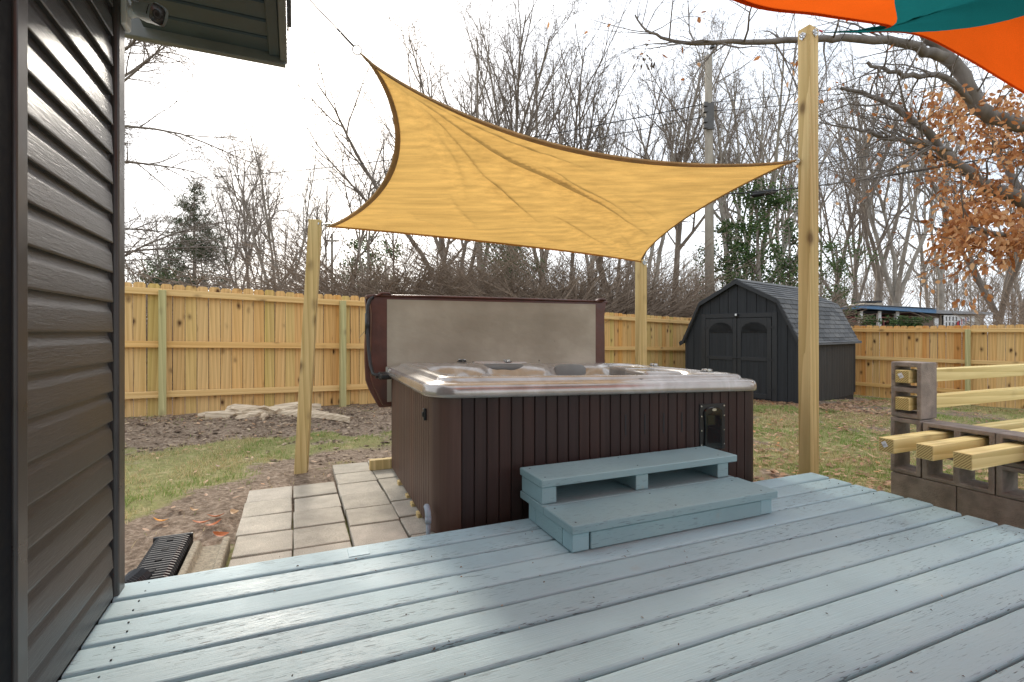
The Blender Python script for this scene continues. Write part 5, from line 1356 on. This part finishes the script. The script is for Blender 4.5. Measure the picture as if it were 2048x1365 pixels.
link('trunk', tubes(bp, 'trunk'), M['beechbark'], bt); link('branches', tubes([q for o_ in tw.poly for q in o_], 'branches'), M['beechbark'], bt)
for o_ in (3, 4):
    for pts, _, _ in tw.poly[o_]:
        w = np.array(bb)+pts[-1]; ppx = 1024+1010*w[0]/w[1]; ppy = 664-1010*(w[2]-CAMZ)/w[1]
        dens = float(sst(1790, 1930, ppx))*float(sst(150, 250, ppy)) + .03
        for k in range(4):
            if rg.random() < dens*.75:
                j = rg.integers(1, len(pts)); leafP.append(pts[j]+rg.normal(0, .02, 3)); leafD.append((pts[j]-pts[j-1])/np.linalg.norm(pts[j]-pts[j-1])+np.array([0, 0, -.7]))
for nm in ('low', 'drop', 'far', 'main'):
    C = dict(allb)[nm]
    for k in range({'low': 1900, 'drop': 2300, 'far': 1200, 'main': 900}[nm]):
        q = C[rg.integers(4, len(C))]+rg.normal(0, 1, 3)*np.array([.26, .35, .2])+np.array([0, 0, .05 if nm != 'drop' else -.0]); w = np.array(bb)+q; ppx = 1024+1010*w[0]/w[1]; ppy = 664-1010*(w[2]-CAMZ)/w[1]
        if ppx < 1850 or ppy < 165 or rg.random() > float(sst(.38, .72, vn(ppx/30, ppy/24, 8)))*.95+.05: continue
        leafP.append(q); leafD.append(np.array([rg.normal(0, .5), rg.normal(0, .5), -.7]))
leafcloud(leafP, leafD, .085, .025, 'leaves', 'beechleaf', bt, 5)
# cluster of dead leaves hanging at the tip of the long branch
cl_ = [np.array(at(1290+rg.normal(0, 14), 118+rg.normal(0, 14), 6.7)-bb) for k in range(26)]
leafcloud(cl_, [np.array([0, 0, -1.])]*26, .075, .018, 'dead_leaves', 'bark_dark', bt, 6)
# pine
pn = thing('pine_tree', 'dark green pine tree beyond the fence near the house corner', 'tree', ((388-1024)/1010*30, 30, -.5)); H = 10.4; P_, D_, br = [], [], []
for k in range(120):
    z = H-.15-(H-2.2)*rg.random()**.8; a = rg.uniform(0, 6.28); L = (.30+(H-z)*.34)*rg.uniform(.6, 1.15); d = np.array([np.cos(a), np.sin(a), .25]); e = np.array([0, 0, z])+d*L; br.append((np.array([[0, 0, z], [d[0]*L*.5, d[1]*L*.5, z+.06*L], e]), np.array([.03, .02, .008]), 3))
    for c in range(int(9+L*12)):
        q = rg.uniform(.35, 1.05); P0 = np.array([0, 0, z])+d*L*q+rg.normal(0, .17, 3)
        for m in range(6): P_.append(P0+rg.normal(0, .05, 3)); D_.append(rg.normal(0, 1, 3)+np.array([0, 0, .7])+d*.5)
link('trunk', tubes([(np.array([[0, 0, -.3], [.03, 0, H*.5], [0, 0, H]]), np.array([.18, .1, .02]), 8)]+br, 'trunk'), M['bark_dark'], pn)
leafcloud(P_, D_, .22, .017, 'crown', 'needle', pn, 7)
# evergreen and ivy covered trees
def ivytree(px, Y, top, wid, n, label, seed, sz_=.10, name='evergreen_tree', low=.1, bt=None):
    rg = np.random.default_rng(seed); x = (px-1024)/1010*Y; zb = gzf(x, Y)-.1; H = CAMZ+(664-top)/1010*Y-zb
    t = thing(name, label, 'tree', (x, Y, zb)); st_b = [(np.array([[0, 0, -.2], [.08, .05, H*.5], [-.05, 0, H*.97]]), np.array([.13, .09, .02]), 8)]; P_, D_ = [], []
    cl = [(rg.normal(0, wid*.42), rg.normal(0, wid*.4), H*rg.uniform(low, 1.0)) for k in range(46)]
    for c in cl:
        st_b.append((np.array([[0, 0, max(.1, c[2]-wid*.5)], [c[0]*.5, c[1]*.5, c[2]-wid*.2], list(c)]), np.array([.03, .02, .008]), 4)); sp = wid*rg.uniform(.10, .24)
        for k in range(n//46): P_.append(np.array(c)+rg.normal(0, sp, 3)*np.array([1, 1, .8])); D_.append(rg.normal(0, 1, 3)+np.array([0, 0, -.3]))
    link('trunk', tubes([st_b[0]], 'trunk'), M['bark'], t); link('limbs', tubes(st_b[1:], 'limbs'), M['bark_dark'], t); leafcloud(P_, D_, sz_, sz_*.36, 'crown', 'ivy', t, seed); return t
ivytree(1515, 18, 375, 1.5, 9500, 'leafy green evergreen tree behind the shed, left of the tall post', 11)
ivytree(1455, 19, 430, 1.1, 4200, 'smaller leafy evergreen tree beside the utility pole', 12)
ivytree(1580, 19, 440, .8, 2600, 'narrow green evergreen just left of the tall post', 16)
ivytree(1675, 24, 480, 1.0, 2600, 'sparse green evergreen tree just right of the tall post', 13)
ivytree(1020, 16.5, 478, 1.25, 9000, 'dark ivy mound in the brush behind the tub cover', 14, .07, 'ivy_bush')
ivytree(735, 40, 480, 2.2, 3200, 'dark evergreen far behind the leaning sail post', 15, .2)
ivytree(330, 38, 520, 2.2, 3600, 'low dark evergreen left of the pine tree', 17, .2)
# ------------------------------------------------------------------ utility poles, cables
up = thing('utility_pole', 'weathered wooden utility pole rising behind the sand coloured sail', 'utility pole', ((1420-1024)/1010*17.5, 17.5, -.75)); ub = Vector(up.location)
top = at(1417, 112, 17.5)-ub
MB().tube([(0, 0, -.3), top*.5, top], [.165, .15, .12], 14).build('shaft', M['pole'], up, smooth=True)
MB().tube([top+Vector((.12, -.05, -.35)), top+Vector((.12, -.05, .28))], .03, 8).build('top_pin', M['chrome'], up)
MB().tube([top+Vector((.12, -.05, .24)), top+Vector((.12, -.05, .34))], [.11, .06], 10).build('insulator_cap', M['black'], up)
for dz in (-1.75, -1.95, -2.3, -2.5): MB().box(top.x-.24, top.x-.10, -.22, -.08, top.z+dz-.07, top.z+dz+.07).build('bracket', M['rope'], up)
MB().box(top.x-.15, top.x+.12, -.18, -.13, top.z-2.6, top.z-1.7).build('steel_band', M['rope'], up)
p2 = thing('utility_pole', 'thin distant utility pole behind the leaning sail post', 'utility pole', ((664-1024)/1010*40, 40, -.8)); MB().tube([(0, 0, -.3), (0, 0, 9.6)], [.14, .09], 10).build('shaft', M['pole'], p2, smooth=True)
MB().box(-.6, .6, -.05, .05, 9.0, 9.12).build('crossarm', M['pole'], p2)
def wire(a, b, sag, r, label):
    a, b = Vector(a), Vector(b); n = 14; t = thing('overhead_cable', label, 'cable', a)
    MB().tube([(b-a)*(k/n)-Vector((0, 0, sag*4*(k/n)*(1-k/n))) for k in range(n+1)], r, 5).build('cable_run', M['wire'], t, smooth=True); return t
T = at(1420, 200, 17.4)
wire(at(1416, 206, 17.4), at(150, 356, 30), .9, .018, 'upper overhead cable crossing the sky left of the sail')
wire(at(1416, 232, 17.4), at(150, 376, 30), .9, .014, 'lower overhead cable crossing the sky left of the sail')
wire(at(1420, 205, 17.4), at(2300, 60, 13), .25, .012, 'upper thin cable from the utility pole to the right')
wire(at(1420, 222, 17.4), at(2300, 95, 13), .25, .012, 'second thin cable from the utility pole to the right')
wire(at(1420, 390, 17.4), at(2300, 245, 12), .3, .022, 'thick low cable from the utility pole to the right')
wire(at(1380, 402, 17.4), at(1420, 392, 17.4), 0, .02, 'short cable lead at the utility pole under the sail edge')
wire(at(1420, 350, 17.4), at(2300, 190, 12), .3, .012, 'middle thin cable from the utility pole to the right')
wire(at(1700, 50, 6.2), at(1560, 260, 14), .05, .006, 'steep thin service line behind the top of the tall post')
s_ = thing('splice_case', 'black splice case hanging on the cable near the utility pole', 'splice case', at(1500, 391, 17.1)); e_ = at(1556, 381, 17.0)-at(1500, 391, 17.1)
MB().tube([(0, 0, 0), e_*.08, e_*.12, e_*.88, e_*.92, e_], [.03, .04, .095, .095, .05, .03], 12).build('casing', M['black'], s_, smooth=True)
MB().tube([e_*.2+Vector((0, 0, .08)), e_*.2+Vector((0, 0, .17))], .02, 6).build('hanger', M['black'], s_); MB().tube([e_*.8+Vector((0, 0, .08)), e_*.8+Vector((0, 0, .17))], .02, 6).build('hanger', M['black'], s_)
# ------------------------------------------------------------------ neighbour house with blue fascia
HY = 31.0; hp = lambda px, py: at(px, py, HY)
x0, x1, x2 = hp(1672, 0).x, hp(1862, 0).x, hp(1972, 0).x
nh = thing('neighbour_house', 'low neighbour house with blue roof edge and red railings behind the right fence', 'house', (x0, HY, -.9), 0, None, (0, 0, 0)); O = Vector(nh.location)
def nb_(mb, n, m, par=nh, **k):
    mb.v = [(p[0]-O.x, p[1]-O.y, p[2]-O.z) for p in mb.v]; return mb.build(n, M[m], par, **k)
zt = lambda py: CAMZ+(664-py)/1010*HY
nb_(MB().box(x0+.3, x2-.2, HY+3, HY+9, -.9, zt(624)), 'back_wall', 'darkin')
nb_(MB().box(x0+.2, x1-.05, HY+.1, HY+9, zt(627), zt(622)), 'carport_ceiling', 'darkin')
xp = hp(1714, 0).x
nb_(MB().add([(x0, HY-.4, zt(617)), (xp, HY-.4, zt(611)), (x1, HY-.4, zt(619)), (x1, HY-.4, zt(627)), (xp, HY-.4, zt(617)), (x0, HY-.4, zt(622))] + [(x0, HY+9, zt(617)), (xp, HY+9, zt(611)), (x1, HY+9, zt(619)), (x1, HY+9, zt(627)), (xp, HY+9, zt(617)), (x0, HY+9, zt(622))], [(0, 1, 4, 5), (1, 2, 3, 4), (6, 11, 10, 7), (7, 10, 9, 8), (0, 6, 7, 1), (1, 7, 8, 2), (2, 8, 9, 3), (0, 5, 11, 6), (3, 9, 10, 4), (4, 10, 11, 5)]), 'blue_fascia', 'blueroof')
nb_(MB().add([(x0-.1, HY-.5, zt(616)), (xp, HY-.5, zt(610)), (x1+.1, HY-.5, zt(618)), (x1+.1, HY+9, zt(618)), (xp, HY+9, zt(610)), (x0-.1, HY+9, zt(616)), (x0-.1, HY-.5, zt(615)), (xp, HY-.5, zt(609)), (x1+.1, HY-.5, zt(617)), (x1+.1, HY+9, zt(617)), (xp, HY+9, zt(609)), (x0-.1, HY+9, zt(615))], [(0, 5, 4, 1), (1, 4, 3, 2), (6, 7, 10, 11), (7, 8, 9, 10), (0, 1, 7, 6), (1, 2, 8, 7), (2, 3, 9, 8), (0, 6, 11, 5), (3, 4, 10, 9), (4, 5, 11, 10)]), 'roof', 'greyroof')
nb_(MB().add([(x1+.05, HY-.2, zt(627)), (x2+.3, HY-.2, zt(629)), (x2+.3, HY+8, zt(629)), (x1+.05, HY+8, zt(627)), (x1+.05, HY-.2, zt(620)), (x2+.3, HY-.2, zt(625)), (x2+.3, HY+8, zt(625)), (x1+.05, HY+8, zt(620))], [(0, 3, 2, 1), (4, 5, 6, 7), (0, 1, 5, 4), (1, 2, 6, 5), (2, 3, 7, 6), (3, 0, 4, 7)]), 'flat_roof', 'greyroof')
nb_(MB().box(hp(1845, 0).x, hp(1884, 0).x, HY+.2, HY+3, -.9, zt(628)), 'brown_wall', 'brownwall'); nb_(MB().box(hp(1884, 0).x+.01, hp(1966, 0).x, HY+.1, HY+3, -.9, zt(629.5)), 'beige_wall', 'beige')
for py in (625, 633, 641): nb_(MB().box(x0+.3, hp(1838, 0).x, HY+.3, HY+.36, zt(py+3), zt(py)), 'railing', 'redrail')
for px in (1724, 1761, 1797): nb_(MB().box(hp(px, 0).x-.09, hp(px, 0).x+.09, HY+.05, HY+.25, -.9, zt(622)), 'carport_post', 'whitepaint')
for px in (1774,): nb_(MB().box(hp(px, 0).x-.05, hp(px, 0).x+.05, HY+.26, HY+.3, -.9, zt(640)), 'door_post', 'redrail')
wn = nb_(MB().box(hp(1886, 0).x, hp(1915, 0).x, HY-.02, HY+.09, zt(655), zt(631)), 'window', 'darkin')
for k in range(5):
    xx = hp(1886, 0).x+k*(hp(1915, 0).x-hp(1886, 0).x-.07)/4; nb_(MB().box(xx, xx+.12, HY-.06, HY-.021, zt(655), zt(631)), 'mullion', 'whitepaint', wn)
for py in (632, 643): nb_(MB().box(hp(1886, 0).x, hp(1915, 0).x, HY-.05, HY-.022, zt(py+1.5), zt(py-1.5)), 'muntin', 'whitepaint', wn)
nb_(MB().box(hp(1872, 0).x, hp(1880, 0).x, HY+.1, HY+.19, zt(655), zt(636)), 'door', 'whitepaint'); nb_(MB().box(hp(1918, 0).x, hp(1930, 0).x, HY+.02, HY+.09, zt(655), zt(633)), 'white_panel', 'whitepaint'); nb_(MB().box(hp(1944, 0).x, hp(1950, 0).x, HY+.03, HY+.09, zt(655), zt(632)), 'white_panel', 'whitepaint')
nb_(MB().box(hp(1801, 0).x, hp(1840, 0).x, HY+3.2, HY+4.6, zt(620), zt(600)), 'chimney', 'beige'); nb_(MB().box(hp(1803, 0).x, hp(1838, 0).x, HY+3.1, HY+4.5, zt(599), zt(595)), 'chimney_cap', 'jch')
fl = thing('bunting', 'red white and blue striped bunting on the neighbour house wall', 'bunting', hp(1906, 650)-Vector((0, .3, 0))); 
for k in range(12):
    a = k/12; p = Vector((.75*k/12*1.0, 0, .35*a)); MB().hexa([p+Vector((dx, dy, dz)) for dx, dy, dz in ((0, 0, -.12), (.055, 0, -.12), (.055, .03, -.12), (0, .03, -.12), (0, 0, .2), (.055, 0, .2), (.055, .03, .2), (0, .03, .2))]).build('stripe', M[('flagred', 'whitepaint', 'flagblue', 'whitepaint')[k % 4] if k > 1 else 'flagred'], fl)
for px, lab, s in ((1735, 'dark clipped shrub left of the white carport post', 31), (1790, 'dark shrub in front of the red railings, middle one', 32), (1828, 'dark spreading shrub by the brown house wall', 33)):
    ivytree(px, 29.5, 634, .55, 1400, lab, s, .12, 'shrub', .55)
